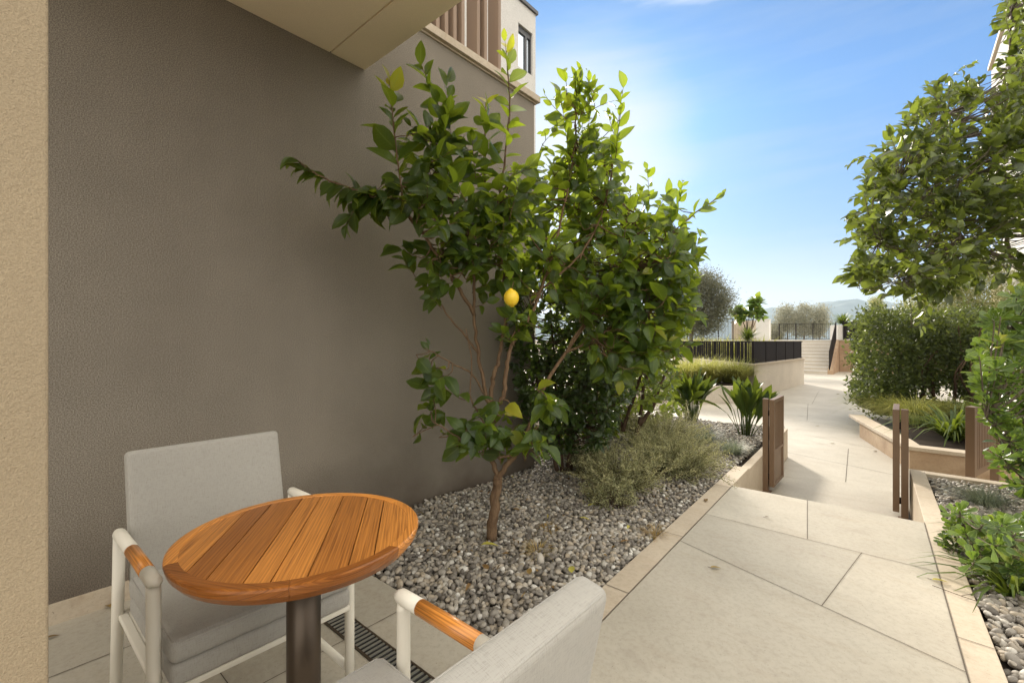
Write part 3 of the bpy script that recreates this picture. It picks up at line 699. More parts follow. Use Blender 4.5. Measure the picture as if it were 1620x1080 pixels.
m = MB(); m.lathe([(0.20, 0.001), (0.205, .004), (0.205, .010), (0.195, .015), (0.03, .016)], 56); m.build('base_plate', M['bronze'], tb)

def cushion(x0, x1, y0, y1, z0, z1, r=0.018, puff=0.008, nx=14, ny=14):
    """soft rounded pad: a box with rounded edges and a slightly domed top"""
    bm = bmesh.new(); bmesh.ops.create_cube(bm, size=1.0)
    for v in bm.verts: v.co = Vector(((x0+x1)/2+v.co.x*(x1-x0), (y0+y1)/2+v.co.y*(y1-y0), (z0+z1)/2+v.co.z*(z1-z0)))
    bmesh.ops.bevel(bm, geom=list(bm.edges), offset=r, segments=4, profile=0.5, affect='EDGES')
    return bm
def from_bm(bm, name, mat, parent, M4=None, smooth=True):
    if M4 is not None: bm.transform(M4)
    me = bpy.data.meshes.new(name); bm.to_mesh(me); bm.free(); me.materials.append(mat)
    for p in me.polygons: p.use_smooth = smooth
    o = bpy.data.objects.new(name, me); COL.objects.link(o); o.parent = parent; return o
def grid_pad(name, mat, parent, w, h, t, M4, r=0.02, puff=0.010):
    """upholstered panel, rounded and very slightly puffed, with a piped seam round its face"""
    bm = cushion(-w/2, w/2, -h/2, h/2, -t/2, t/2, r)
    fs = [f for f in bm.faces if abs(f.normal.z) > 0.95 and f.calc_area() > w*h*0.4]
    es = list({e for f in fs for e in f.edges})
    bmesh.ops.subdivide_edges(bm, edges=[e for e in bm.edges if e.calc_length() > w*0.5 or e.calc_length() > h*0.5], cuts=9, use_grid_fill=True)
    for v in bm.verts:
        k = max(0, 1-(2*v.co.x/w)**2)*max(0, 1-(2*v.co.y/h)**2)
        v.co.z += math.copysign(puff*k, v.co.z) + 0.0012*math.sin(v.co.x*31+v.co.y*9)*k
    return from_bm(bm, name, mat, parent, M4)
def piping(par, w, h, t, M4, sgn):
    a, b2, z = w/2-.006, h/2-.006, sgn*(t/2-.006)
    q = [(-a+.012, -b2, z), (a-.012, -b2, z), (a, -b2+.012, z), (a, b2-.012, z), (a-.012, b2, z), (-a+.012, b2, z), (-a, b2-.012, z), (-a, -b2+.012, z), (-a+.012, -b2, z)]
    q = np.array([list(M4 @ Vector(x)) for x in q]); MB().tube(q, .0028, 8).build('piping', M['fabric'], par)
def make_chair(label, loc, rz):
    c = thing('armchair', label, 'chair', loc, rz, 'armchairs at the bistro table')
    hy = 0.275
    for sgn in (-1, 1):
        y = sgn*hy
        MB().tube([(.252, y, 0.001), (.252, y, .3), (.252, y, .60), (.249, y, .618)], .0165, 14).build('leg', M['white_metal'], c)
        MB().tube([(-.275, y, 0.001), (-.235, y, .32), (-.202, y, .618)], .0165, 14).build('leg', M['white_metal'], c)
        a = MB(); a.tube([(.2705, y, .622), (.269, y, .627), (.258, y, .6295), (.186, y, .630)], [.009, .015, .0183, .0183], 16)
        a2 = MB(); a2.tube([(-.008, y, .630), (-.20, y, .627), (-.215, y, .6265), (-.222, y, .626)], [.0183, .0183, .015, .008], 16)
        a.build('arm_front', M['white_metal'], c); ar = a2.build('armrest', M['white_metal'], c)
        ins = MB(); ins.tube([(.186, y, .630), (.09, y, .6305), (-.008, y, .630)], .0186, 20)
        vv = np.vstack(ins.v); ins.a['grain'] = [(0, np.c_[vv[:, 0]+sgn, np.arctan2(vv[:, 1]-y, vv[:, 2]-.63)*.02, np.full(len(vv), 4.4)])]
        ins.build('arm_insert', M['teak'], ar)
        MB().tube([(-.262, y, .105), (.252, y, .105)], .013, 12).build('stretcher', M['white_metal'], c)
    fr_ = MB(); fr_.box(-.22, .300, -.25, .25, .338, .356); fr_.box(.236, .262, -.275, .275, .340, .358); fr_.box(-.245, -.22, -.275, .275, .340, .358)
    for sgn in (-1, 1): fr_.box(-.22, .225, sgn*.262-.013, sgn*.262+.013, .341, .357)
    fr_.build('seat_frame', M['white_metal'], c, bevel=0.004)
    grid_pad('seat', M['fabric'], c, .515, .50, .060, Matrix.Translation((.051, 0, .387)), .016, .002)
    sc = grid_pad('seat_cushion', M['fabric'], c, .525, .505, .062, Matrix.Translation((.052, 0, .449)), .020, .007); piping(sc, .525, .505, .062, Matrix.Translation((.052, 0, .449)), 1)
    tilt = math.atan2(.10, .46)
    Mb = Matrix.Translation((-.245, 0, .635)) @ Matrix.Rotation(-tilt, 4, 'Y') @ Matrix.Rotation(R(90), 4, 'Y') @ Matrix.Rotation(R(0), 4, 'Z')
    bk = grid_pad('backrest', M['fabric'], c, .485, .495, .058, Mb, .016, .004); piping(bk, .485, .495, .058, Mb, 1); piping(bk, .485, .495, .058, Mb, -1)
    return c
make_chair('white framed armchair with grey cushions standing against the taupe wall', (1.13, .375, 0), 0.0)
make_chair('white framed armchair with its back turned, nearest the paved path', (2.186, .203, 0), math.pi)

# drain channel
dr = thing('drain_grate', 'narrow slotted steel drain grate set flush in the patio tiles', 'drain', (1.2, .85, 0))
x0, x1, y0, y1 = -0.32, 1.6, -.052, .052
m = MB(); m.box(x0, x1, y0, y1, .0010, .0032); m.build('channel', M['black'], dr)
m = MB()
m.box(x0, x1, y0, y0+.009, .0034, .007); m.box(x0, x1, y1-.009, y1, .0034, .007)
m.build('frame', M['bronze'], dr)
m = MB(); x = x0+.012
while x < x1-.02: m.box(x, x+.0105, y0+.009, y1-.009, .0034, .0065); x += .0255
m.build('grate_bars', M['steel'], dr)

# ================================================================== GATES
GZ0, GZ1 = LOW, LOW+1.035
def gate(label, px, py, side):
    """fixed post and a narrow leaf swung open along the path; side=+1: the leaf lies to +X of the post"""
    g = thing('garden_gate', label, 'gate', (px, py, LOW), 0, 'brown metal garden gates at the foot of the steps')
    m = MB(); m.box(-.027, .027, -.03, .03, .012, 1.035); m.build('post', M['brown_metal'], g, bevel=.002)
    m = MB(); m.box(-.05, .05, -.055, .055, .001, .012); m.build('base_plate', M['brown_metal'], g)
    lf = MB(); a = side*.063
    lf.box(a-.024, a+.024, -.03, .03, .07, 1.03); lf.box(a-.024, a+.024, .45, .51, .07, 1.03)
    lf.box(a-.0235, a+.0235, .03, .45, .99, 1.03); lf.box(a-.0235, a+.0235, .03, .45, .07, .10); lf.box(a-.0235, a+.0235, .03, .45, .44, .47)
    l = lf.build('gate_leaf', M['brown_metal'], g, bevel=.002)
    m = MB(); m.box(a-.012, a+.012, .03, .45, .10, .44); m.build('solid_panel', M['brown_metal'], l)
    m = MB()
    for k in range(6): m.box(a-.016, a+.016, .06+k*.066, .085+k*.066, .47, .99)
    m.build('slats', M['brown_metal'], l)
    for z in (.18, .88):
        m = MB(); m.tube([(side*.033, -.02, z-.03), (side*.033, -.02, z+.03)], .009, 10); m.box(min(side*.02, side*.045), max(side*.02, side*.045), -.012, -.002, z-.02, z+.02)
        m.build('hinge', M['dark_metal'], g)
    return g
gate('left open garden gate with brown slats, beside the raised kerb and strappy plants', 1.69, 5.50, 1)
gate('right open garden gate seen edge on, two brown posts beside the pebble bed', 2.862, 5.44, -1)
# slatted leaf beyond the right-hand bed
q0 = P(1540, 655, 4.72); 
sp = thing('slatted_panel', 'brown slatted metal screen panel behind the right pebble bed', 'screen', (q0[0], q0[1], LOW), 0)
qa, qb = P(1536, 657, 4.60)[:2], P(1574, 650, 5.05)[:2]
ang = math.atan2(qb[1]-qa[1], qb[0]-qa[0]); ln = np.hypot(*(qb-qa))
sp.location = (qa[0], qa[1], LOW); sp.rotation_euler = (0, 0, ang)
MB().box(-.03, .03, -.035, .035, 0, 1.01).build('post', M['brown_metal'], sp, bevel=.002); MB().box(ln-.03, ln+.03, -.035, .035, 0, 1.01).build('post', M['brown_metal'], sp, bevel=.002)
MB().box(.03, ln-.03, -.033, .033, .97, 1.01).build('rail', M['brown_metal'], sp); MB().box(.03, ln-.03, -.02, .02, .30, .36).build('rail', M['brown_metal'], sp)
m = MB()
for k in range(int((ln-.06)/.055)): m.box(.05+k*.055, .085+k*.055, -.018, .018, .36, .97)
m.build('slats', M['brown_metal'], sp)

# ================================================================== LOW WALL, PLANTERS, STAIRS, TERRACE
lw = thing('low_wall', 'low curved stone retaining wall with overhanging pale coping right of the lower path', 'wall', (2.9, 7.7, LOW))
o_ = np.array([2.9, 7.7, LOW])
face = [(2.10, 10.45), (2.268, 9.816), (2.753, 8.184), (2.911, 7.716), (3.55, 7.69), (5.2, 7.62)]
def offset(poly, d):
    out = []
    for i, p in enumerate(poly):
        a = np.array(poly[max(i-1, 0)]); b2 = np.array(poly[min(i+1, len(poly)-1)]); t = unit(b2-a); out.append(tuple(np.array(p)+d*np.array([-t[1], t[0]])))
    return out
back = offset(face, .17)
m = MB(); m.prism(face[1:]+back[1:][::-1], -0.55, -0.168, 0)
m.build('wall', M['travertine'], lw, origin=o_).location = (0, 0, 0)
f2 = offset(face, -.03); b2 = offset(face, .20)
m = MB()
for i in range(len(face)-1): m.prism([f2[i], f2[i+1], b2[i+1], b2[i]], -0.166, -0.118)
m.build('coping', M['kerb'], lw, bevel=.004, origin=o_).location = (0, 0, 0)

pl = thing('raised_planter', 'large raised planter with pale rendered sides and stone coping beside the lower path', 'planter', (-.43, 14.42, LOW))
o_ = np.array([-.43, 14.42, LOW]); c0, c1, c2, c3 = (-.434, 14.417), (-.13, 20.93), (-6.6, 24.5), (-6.0, 20.6)
PT = 0.60
m = MB(); m.prism([c0, c1, c2, c3], -.5, PT-.05); m.build('wall', M['beige_render'], pl, origin=o_).location = (0, 0, 0)
def grow(poly, d):
    c = np.mean(poly, 0); return [tuple(np.array(p)+unit(np.array(p)-c)*d) for p in poly]
m = MB(); oo = grow([c0, c1, c2, c3], .07); ii = grow([c0, c1, c2, c3], -.35)
for i in range(4): m.prism([oo[i], oo[(i+1) % 4], ii[(i+1) % 4], ii[i]], PT-.048, PT)
m.build('coping', M['kerb'], pl, origin=o_, bevel=.006).location = (0, 0, 0)
m = MB(); m.prism(ii, PT-.3, PT-.03); m.build('soil', M['soil'], pl, origin=o_).location = (0, 0, 0)
fe = thing('metal_fence', 'dark brown slatted metal fence standing on the raised planter coping', 'fence', (-.43, 14.42, PT))
e0, e1, e3 = grow([c0, c1, c2, c3], -.07)[0], grow([c0, c1, c2, c3], -.07)[1], grow([c0, c1, c2, c3], -.07)[3]
sl_, tr_, po_ = MB(), MB(), MB()
FT = 1.262
for a, b2, gap, wd in ((e0, e1, .125, .118), (e0, e3, .098, .058)):
    a, b2 = np.array(a), np.array(b2); L_ = np.linalg.norm(b2-a); t = (b2-a)/L_; an = math.atan2(t[1], t[0])
    n = int(L_/gap)
    for k in range(1, n):
        c = a+t*gap*k; jit = rng.uniform(-.012, .012) if wd < .1 else 0
        Mx = np.array(Matrix.Translation((c[0]+jit, c[1], 0)) @ Matrix.Rotation(an + (0 if wd > .1 else rng.uniform(-.25, .25)), 4, 'Z')); sl_.box(-wd/2, wd/2, -.008, .008, PT+.03, FT-.03, 0, Mx)
    Mx = np.array(Matrix.Translation((a[0], a[1], 0)) @ Matrix.Rotation(an, 4, 'Z'))
    
    for z0_, z1_ in ((FT-.03, FT), (PT+.012, PT+.03)): MB().box(0.025, L_, -.022, .022, z0_, z1_, 0, Mx).build('rail', M['dark_metal'], fe, origin=np.array([-.43, 14.42, PT])).location = (0, 0, 0)
    for k in range(0 if wd > .1 else 1, int(L_/1.25)+1):
        Mx2 = np.array(Matrix.Translation((a[0]+t[0]*k*1.25, a[1]+t[1]*k*1.25, 0)) @ Matrix.Rotation(an, 4, 'Z')); MB().box(-.02, .02, -.02, .02, PT+.001, FT+.004, 0, Mx2).build('post', M['dark_metal'], fe, origin=np.array([-.43, 14.42, PT])).location = (0, 0, 0)
for mb, nm in ((sl_, 'slats'),): mb.build(nm, M['dark_metal'], fe, origin=np.array([-.43, 14.42, PT])).location = (0, 0, 0)

lp = thing('low_planter', 'low pale concrete planter of grasses in front of the raised planter', 'planter', (-1, 13, LOW))
q = [(-.50, 13.10), (-2.9, 11.05), (-4.6, 13.0), (-2.6, 16.2), (-.62, 14.5)]
m = MB(); m.prism(q, -.5, .045); m.build('wall', M['beige_render'], lp, origin=(-1, 13, LOW), bevel=.01).location = (0, 0, 0)
m = MB(); m.prism(grow(q, -.16), .0, .052); m.build('soil', M['soil'], lp, origin=(-1, 13, LOW)).location = (0, 0, 0)

st = thing('stone_staircase', 'broad pale stone staircase of ten steps climbing to the upper terrace', 'staircase', (-1.5, 27.8, LOW))
SX0, SX1, SYA, SYZ, TZ = -4.2, -.09, 27.8, 30.9, 1.345
m = MB(); n = 10; rise = (TZ-LOW)/n; run = (SYZ-SYA)/n
for k in range(n): m.box(SX0, SX1, SYA+k*run, SYZ-.002, LOW-.05 if k == 0 else LOW+rise*k+.0005, LOW+rise*(k+1)-.03)
m.build('risers', M['beige_render'], st, origin=(-1.5, 27.8, LOW)).location = (0, 0, 0)
m = MB()
for k in range(n): m.box(SX0, SX1, SYA+k*run-.02, SYA+(k+1)*run-.021 if k < n-1 else SYZ, LOW+rise*(k+1)-.0295, LOW+rise*(k+1))
m.build('treads', M['white_render'], st, origin=(-1.5, 27.8, LOW)).location = (0, 0, 0)
m = MB(); x0, x1 = SX1+.001, SX1+.22
v = [(x, y, z) for x in (x0, x1) for y, z in ((SYA, -.5), (SYZ-.003, -.5), (SYZ-.003, TZ), (SYA+.25, LOW+.25), (SYA, LOW+.2))]
m.add(v, [(0, 1, 2, 3, 4), (9, 8, 7, 6, 5)]+[(i, i+5, (i+1) % 5+5, (i+1) % 5) for i in range(5)]); m.build('cheek_wall', M['rubble'], st, origin=(-1.5, 27.8, LOW)).location = (0, 0, 0)
m = MB(); xb0, xb1 = SX1+.06, SX1+.10
v = [(x, y, z) for x in (xb0, xb1) for y, z in ((SYA+.02, LOW+.22), (SYZ-.1, TZ+.02), (SYZ-.1, TZ+1.0), (SYA+.02, LOW+1.18))]
m.add(v, [(0, 1, 2, 3), (7, 6, 5, 4)]+[(i, i+4, (i+1) % 4+4, (i+1) % 4) for i in range(4)]); m.build('balustrade', M['dark_metal'], st, origin=(-1.5, 27.8, LOW)).location = (0, 0, 0)

m = MB(); m.box(-40, SX0-.3, SYZ, 75, -.5, TZ-.002); m.box(SX0-.3, 45, SYZ, 75, -.5, TZ-.002)
tag(m.build('upper_terrace', M['beige_render']), kind='structure')
sw = thing('stone_wall', 'reddish stone block wall right of the staircase foot', 'wall', (.6, 30.8, LOW))
m = MB(); 
for r_ in range(6):
    z = LOW+r_*.285; x = .135 - (r_ % 2)*.0
    while x < 8:
        w_ = rng.uniform(.35, .7); m.box(x+.004, x+w_-.004, SYZ-.16-rng.uniform(0, .02), SYZ-.002, z+.004, z+.281); x += w_
m.build('blocks', M['rubble'], sw, origin=(.6, 30.8, LOW), bevel=.008).location = (0, 0, 0)
m = MB(); m.box(.135, 8, SYZ-.21, SYZ-.002, TZ-.055, TZ+.0); m.build('coping', M['kerb'], sw, origin=(.6, 30.8, LOW)).location = (0, 0, 0)

def railing(name, label, a, b2, z, h, bar, mat, post=1.6, group=None):
    a, b2 = np.array(a, float), np.array(b2, float); L_ = np.linalg.norm(b2-a); t = (b2-a)/L_; an = math.atan2(t[1], t[0])
    r_ = thing(name, label, 'railing', (a[0], a[1], z), an, group)
    MB().box(0, L_, -.02, .02, h-.025, h).build('rail', mat, r_); MB().box(0, L_, -.018, .018, .06, .085).build('rail', mat, r_)
    m = MB(); k = 0.0
    while k < L_: m.box(k-.006, k+.006, -.006, .006, .085, h-.025); k += bar
    m.build('bars', mat, r_)
    k = 0.0
    while k <= L_+.01: MB().box(k-.025, k+.025, -.025, .025, 0, h+.02).build('post', mat, r_); k += post
    return r_
ra, rb = P(1207, 540, 31.5)[:2], P(1322, 540, 30.2)[:2]
railing('terrace_railing', 'thin black bar railing along the terrace edge in front of grey trees', ra, rb, TZ, 1.10, .115, M['dark_metal'], 1.0)
railing('terrace_railing', 'thin dark bar railing on the terrace left of the white pillar', P(1062, 540, 27)[:2], P(1192, 540, 30)[:2], TZ, 1.35, .13, M['dark_metal'], 1.3)
m = MB(); a = P(1196, 540, 29.5); b2 = P(1211, 540, 29.3); m.box(a[0], a[0]+.75, a[1], a[1]+.5, TZ, 2.62)
m.box(a[0]-.03, a[0]+.78, a[1]-.03, a[1]+.53, 2.62, 2.68)
tag(m.build('pillar', M['white_render']), 'white rendered pillar at the left end of the black terrace railing', 'pillar')
m = MB(); a = P(1158, 540, 32); b2 = P(1196, 540, 31.5); 
t = unit(b2[:2]-a[:2]); nn = np.array([-t[1], t[0]])
for k in range(14):
    c0_, c1_ = a[:2]+t*k*(np.linalg.norm(b2[:2]-a[:2])/14), a[:2]+t*(k+.86)*(np.linalg.norm(b2[:2]-a[:2])/14)
    m.prism([c0_, c1_, c1_+nn*.05, c0_+nn*.05], TZ, 2.70)
m.prism([a[:2]+nn*.055, b2[:2]+nn*.055, b2[:2]+nn*.09, a[:2]+nn*.09], TZ, 2.66)
tag(m.build('screen_panel', M['kerb']), 'beige slatted screen behind the spiky palm on the terrace', 'screen')
# right of the stairs: planter box and dark fence
c = P(1328.5, 540, 26.6); pb = thing('planter_box', 'white ribbed planter box at the head of the staircase', 'planter', (c[0], c[1], TZ), R(40))
m = MB(); m.box(-.36, .36, -.3, .3, 0, .86); m.build('box', M['white_render'], pb)
m = MB()
for k in range(7): m.box(-.34+k*.1, -.30+k*.1, -.325, -.30, .02, .84)
m.build('ribs', M['white_render'], pb)
a, b2 = P(1335, 540, 26.2)[:2], P(1402, 540, 24.0)[:2]; L_ = np.linalg.norm(b2-a)
tf = thing('metal_fence', 'dark solid slatted fence on the stone wall right of the staircase', 'fence', (a[0], a[1], TZ), math.atan2(*(b2-a)[::-1]))
m = MB(); k = 0.0
while k < L_: m.box(k, k+.11, -.01, .01, .04, 1.0+.05*math.sin(k)); k += .118
m.build('slats', M['dark_metal'], tf)
MB().box(0, L_, .012, .04, .08, .12).build('rail', M['dark_metal'], tf); MB().box(0, L_, .012, .04, .88, .92).build('rail', M['dark_metal'], tf); MB().box(-.03, .0, -.03, .03, 0, 1.12).build('post', M['dark_metal'], tf)
# neighbouring building far right, mostly behind the tree
NX, NY0, NY1 = 5.0, 9.0, 21.06
nbd = thing('neighbour_building', 'pale rendered building with flat roof behind the tree at the right edge', 'building', (NX, NY1, LOW), R(-90))
NH = H + (540-110)/FPX*14.7 - LOW
m = MB(); m.box(0, 12, 0, 6, -.1, NH); m.build('wall', M['white_render'], nbd)
m = MB(); m.box(-.08, 12.1, -.08, 6.1, NH, NH+.12); m.build('roof_slab', M['kerb'], nbd)
m = MB(); m.box(.02, .06, .3, 6, NH+.12, NH+1.15); m.box(.06, 12, .3, .33, NH+.12, NH+1.15); m.build('balustrade', M['glass'], nbd)
m = MB(); m.tube([(.04, .3, NH+1.1), (.04, .3, NH+1.6), (.22, .3, NH+1.75), (.2, .3, NH+1.15)], .02, 8); m.build('bracket', M['dark_metal'], nbd)
m = MB()
for k in range(12): m.box(.45+k*.14, .53+k*.14, -.06, -.001, 1.3, 3.55)
m.build('shutter', M['soffit'], nbd)
m = MB(); m.box(.4, 2.2, -.02, .05, 4.4, 6.0); w_ = m.build('window', M['frame'], nbd)
m = MB(); m.box(.48, 1.27, -.03, .02, 4.48, 5.92); m.box(1.33, 2.12, -.03, .02, 4.48, 5.92); m.build('pane', M['glass'], w_)

# ================================================================== SEA AND HILLS
m = MB(); m.add([(-4500, -1400, -30), (4500, -1400, -30), (4500, 4500, -30), (-4500, 4500, -30)], [(0, 1, 2, 3)])
tag(m.build('sea', M['sea']), kind='structure')
prof = [(-900, 520), (300, 505), (800, 498), (1100, 496), (1205, 491), (1270, 486), (1310, 480), (1345, 476), (1390, 479), (1450, 484), (1600, 490), (1900, 470), (2600, 480), (4200, 510)]
pxs = np.linspace(-900, 4200, 340); hy = np.interp(pxs, *zip(*prof)) + np.convolve(rng.normal(size=360), np.ones(21)/21, 'valid')[:340]*2.2
V = []; ny = 26; D0, D1 = 3000.0, 3900.0
for i, (px, y) in enumerate(zip(pxs, hy)):
    dirv = unit(np.array([(px-810)/FPX*RT[0]+FW[0], (px-810)/FPX*RT[1]+FW[1]])); sec = math.hypot(1, (px-810)/FPX)
    ztop = H + (540-y)/FPX*D1/sec
    for j in range(ny):
        t = j/(ny-1); d = D0+(D1-D0)*t*1.0; z = -32 + (ztop+32)*(math.sin(t*math.pi/2)**1.4) + (rng.normal()*6 if 0 < j < ny-1 else 0)
        V.append([CAM[0]+dirv[0]*d, CAM[1]+dirv[1]*d, z])
V = np.array(V); T = [(i*ny+j, (i+1)*ny+j, (i+1)*ny+j+1) for i in range(339) for j in range(ny-1)] + [(i*ny+j, (i+1)*ny+j+1, i*ny+j+1) for i in range(339) for j in range(ny-1)]
tag(fast_mesh('hills', V, np.array(T), M['hill']), kind='structure')

# ================================================================== LEMON TREE
okw = lambda w: w[0] > 0.06 and w[2] > 0.05
lt = thing('lemon_tree', 'lemon tree with large leaves and a ripe yellow lemon growing from the pebbles', 'tree', G(779, 850))
p = Plant()
p.bpx([(778, 853, 2.9), (782, 805, 2.9), (787, 765, 2.9), (789, 752, 2.9)], .034, .027, sides=14)
p.bpx([(789, 755, 2.9), (802, 735, 2.9), (818, 716, 2.92), (832, 690, 2.95), (851, 638, 3.0), (864, 605, 3.02), (895, 558, 3.07), (927, 504, 3.13), (947, 467, 3.18), (985, 410, 3.26), (1010, 340, 3.3)], .0185, .006)
p.bpx([(787, 756, 2.9), (779, 722, 2.9), (776, 660, 2.9), (780, 600, 2.9), (788, 572, 2.9)], .017, .013)
p.bpx([(776, 655, 2.9), (794, 632, 2.88), (802, 593, 2.86), (807, 553, 2.86), (833, 509, 2.86), (855, 460, 2.88), (873, 402, 2.9), (890, 340, 2.95), (905, 260, 3.0), (912, 180, 3.02)], .0165, .004)
p.bpx([(780, 600, 2.9), (791, 560, 2.93), (800, 500, 2.95), (797, 430, 2.95), (785, 360, 2.92), (798, 260, 2.9), (806, 170, 2.88), (801, 85, 2.86)], .013, .0025)
p.bpx([(776, 650, 2.9), (766, 610, 2.9), (759, 572, 2.9), (751, 513, 2.88), (749, 430, 2.86), (742, 370, 2.83), (715, 320, 2.8), (697, 250, 2.76), (702, 180, 2.74)], .014, .003)
p.bpx([(757, 560, 2.9), (735, 530, 2.85), (709, 500, 2.8), (693, 468, 2.76), (690, 440, 2.75)], .008, .003)
p.bpx([(751, 500, 2.88), (722, 450, 2.78), (695, 412, 2.7), (668, 368, 2.62), (630, 325, 2.55), (590, 310, 2.5), (530, 290, 2.46), (490, 270, 2.43), (468, 252, 2.42)], .012, .0025)
p.bpx([(748, 430, 2.86), (770, 340, 2.9), (765, 260, 2.9), (768, 175, 2.9)], .006, .0025)
p.bpx([(668, 368, 2.62), (640, 330, 2.6), (628, 250, 2.58), (617, 150, 2.56)], .006, .002)
p.bpx([(815, 720, 2.92), (793, 723, 2.88), (772, 721, 2.84), (750, 700, 2.78), (718, 687, 2.72), (688, 668, 2.68)], .010, .003)
p.bpx([(768, 625, 2.9), (745, 590, 2.82), (715, 575, 2.76), (690, 560, 2.72), (672, 550, 2.7)], .007, .0025)
p.bpx([(902, 548, 3.08), (960, 470, 3.2), (1030, 400, 3.3), (1090, 345, 3.35), (1140, 310, 3.38)], .010, .003)
p.bpx([(895, 558, 3.07), (950, 530, 3.15), (1010, 490, 3.3), (1060, 450, 3.4)], .009, .003)
p.bpx([(860, 455, 2.88), (920, 400, 3.0), (955, 330, 3.1), (972, 240, 3.12), (984, 165, 3.12)], .008, .0025)
p.bpx([(778, 690, 2.88), (758, 655, 2.84), (744, 624, 2.82), (746, 567, 2.8), (737, 520, 2.78)], .006, .003)
big = dict(L=.175, ratio=.55, step=.028, tone=(.25, .80), up=.05, out=1.35, droop=(.05, .30))
# the upright water shoots that make the skyline
p.shoot([P(640, 330, 2.6), P(628, 240, 2.58), P(616, 128, 2.56)], tip=4, start=.05, **big)
p.shoot([P(697, 260, 2.76), P(700, 190, 2.74), P(678, 130, 2.73), P(666, 104, 2.72)], start=0, **big)
p.shoot([P(715, 320, 2.8), P(712, 200, 2.72), P(706, 130, 2.7)], start=0, **big)
p.shoot([P(790, 330, 2.9), P(800, 230, 2.89), P(806, 150, 2.88), P(799, 66, 2.86)], start=.0, tip=4, L=.185, ratio=.52, step=.034, tone=(.4, .82), up=.0, out=1.5, droop=(.05, .25))
p.shoot([P(768, 330, 2.9), P(768, 230, 2.9), P(768, 162, 2.9)], start=.0, tip=4, **big)
for dx, dy in ((0, 0), (14, 12), (-16, 25)):
    p.shoot([P(908+dx*.5, 330, 3.0), P(916+dx, 230+dy, 3.02), P(911+dx*1.5, 125+dy, 3.02)], start=0, L=.15, ratio=.56, step=.024, tone=(.3, .85), up=.0, droop=(.1, .4), out=1.3)
p.shoot([P(955, 330, 3.1), P(972, 230, 3.12), P(986, 140, 3.12)], start=0, L=.155, ratio=.55, step=.036, tone=(.4, .85), up=.05, out=1.3, droop=(.05, .25))
p.shoot([P(1005, 400, 3.3), P(1026, 330, 3.32), P(1024, 268, 3.32)], start=0, L=.12, ratio=.55, step=.03, tone=(.45, .88), up=.05, out=1.25, droop=(.05, .3))
p.shoot([P(1045, 385, 3.3), P(1090, 345, 3.35), P(1142, 308, 3.38)], start=0, L=.125, ratio=.55, step=.03, tone=(.45, .88), up=.15, droop=(.05, .3))
p.shoot([P(1050, 360, 3.35), P(1072, 320, 3.36), P(1080, 288, 3.36)], start=0, L=.12, ratio=.55, step=.025, tone=(.45, .88), up=.05, out=1.25, droop=(.05, .3))
p.shoot([P(1060, 450, 3.4), P(1090, 415, 3.4), P(1108, 375, 3.4)], start=0, L=.12, ratio=.55, step=.028, tone=(.45, .88), up=.0, out=1.25, droop=(.05, .3))
p.shoot([P(845, 270, 2.95), P(858, 230, 2.95), P(880, 205, 2.95)], start=.1, L=.10, ratio=.5, step=.03, tone=(.4, .8), up=.1)
# the drooping left arm
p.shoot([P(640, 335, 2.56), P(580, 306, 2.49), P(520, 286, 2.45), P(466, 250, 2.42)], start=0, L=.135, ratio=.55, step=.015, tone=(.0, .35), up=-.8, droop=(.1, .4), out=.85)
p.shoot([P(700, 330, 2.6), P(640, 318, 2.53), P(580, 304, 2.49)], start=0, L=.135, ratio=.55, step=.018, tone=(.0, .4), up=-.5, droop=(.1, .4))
# fill, region by region
def reg(poly, n, y0, y1, **k): p.fill(sample_region(poly, n, y0, y1, okw), **k)
lem = dict(L=.14, ratio=.57, step=.024, tone=(.0, .80), up=.05, droop=(.1, .45))
reg([(640, 300), (650, 220), (690, 170), (740, 215), (760, 290), (850, 235), (860, 330), (850, 400), (740, 400), (660, 360)], 70, 2.55, 3.05, **lem)
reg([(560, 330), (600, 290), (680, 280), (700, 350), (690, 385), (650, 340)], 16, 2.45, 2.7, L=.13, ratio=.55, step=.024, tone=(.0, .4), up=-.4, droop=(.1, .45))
reg([(720, 330), (860, 320), (890, 400), (870, 470), (760, 440), (700, 400)], 60, 2.65, 3.1, **lem)
reg([(850, 300), (900, 230), (960, 220), (1000, 310), (1080, 330), (1100, 400), (1085, 520), (1060, 560), (960, 560), (900, 470), (860, 400)], 240, 2.95, 3.75, L=.142, ratio=.58, step=.027, tone=(.10, .88), up=-.1, droop=(.1, .45))
reg([(880, 130), (930, 130), (965, 180), (985, 260), (900, 290), (870, 230)], 26, 2.95, 3.1, L=.105, ratio=.5, step=.03, tone=(.4, .85), up=.1)
reg([(960, 400), (1085, 400), (1080, 560), (1000, 600), (930, 560)], 80, 2.95, 3.5, **lem)
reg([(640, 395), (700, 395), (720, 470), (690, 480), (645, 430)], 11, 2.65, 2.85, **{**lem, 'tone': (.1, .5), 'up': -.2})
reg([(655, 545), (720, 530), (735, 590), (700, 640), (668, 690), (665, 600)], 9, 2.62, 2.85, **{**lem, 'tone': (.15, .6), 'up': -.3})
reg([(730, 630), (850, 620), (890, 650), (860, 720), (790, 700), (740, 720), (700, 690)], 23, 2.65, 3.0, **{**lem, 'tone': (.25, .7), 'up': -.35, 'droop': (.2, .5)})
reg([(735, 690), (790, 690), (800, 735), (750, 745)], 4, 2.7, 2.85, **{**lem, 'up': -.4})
reg([(700, 440), (800, 430), (840, 520), (800, 540), (740, 520)], 8, 2.7, 3.0, **lem)
p.build(lt, M['lemon_bark'], M['lemon_leaf'])
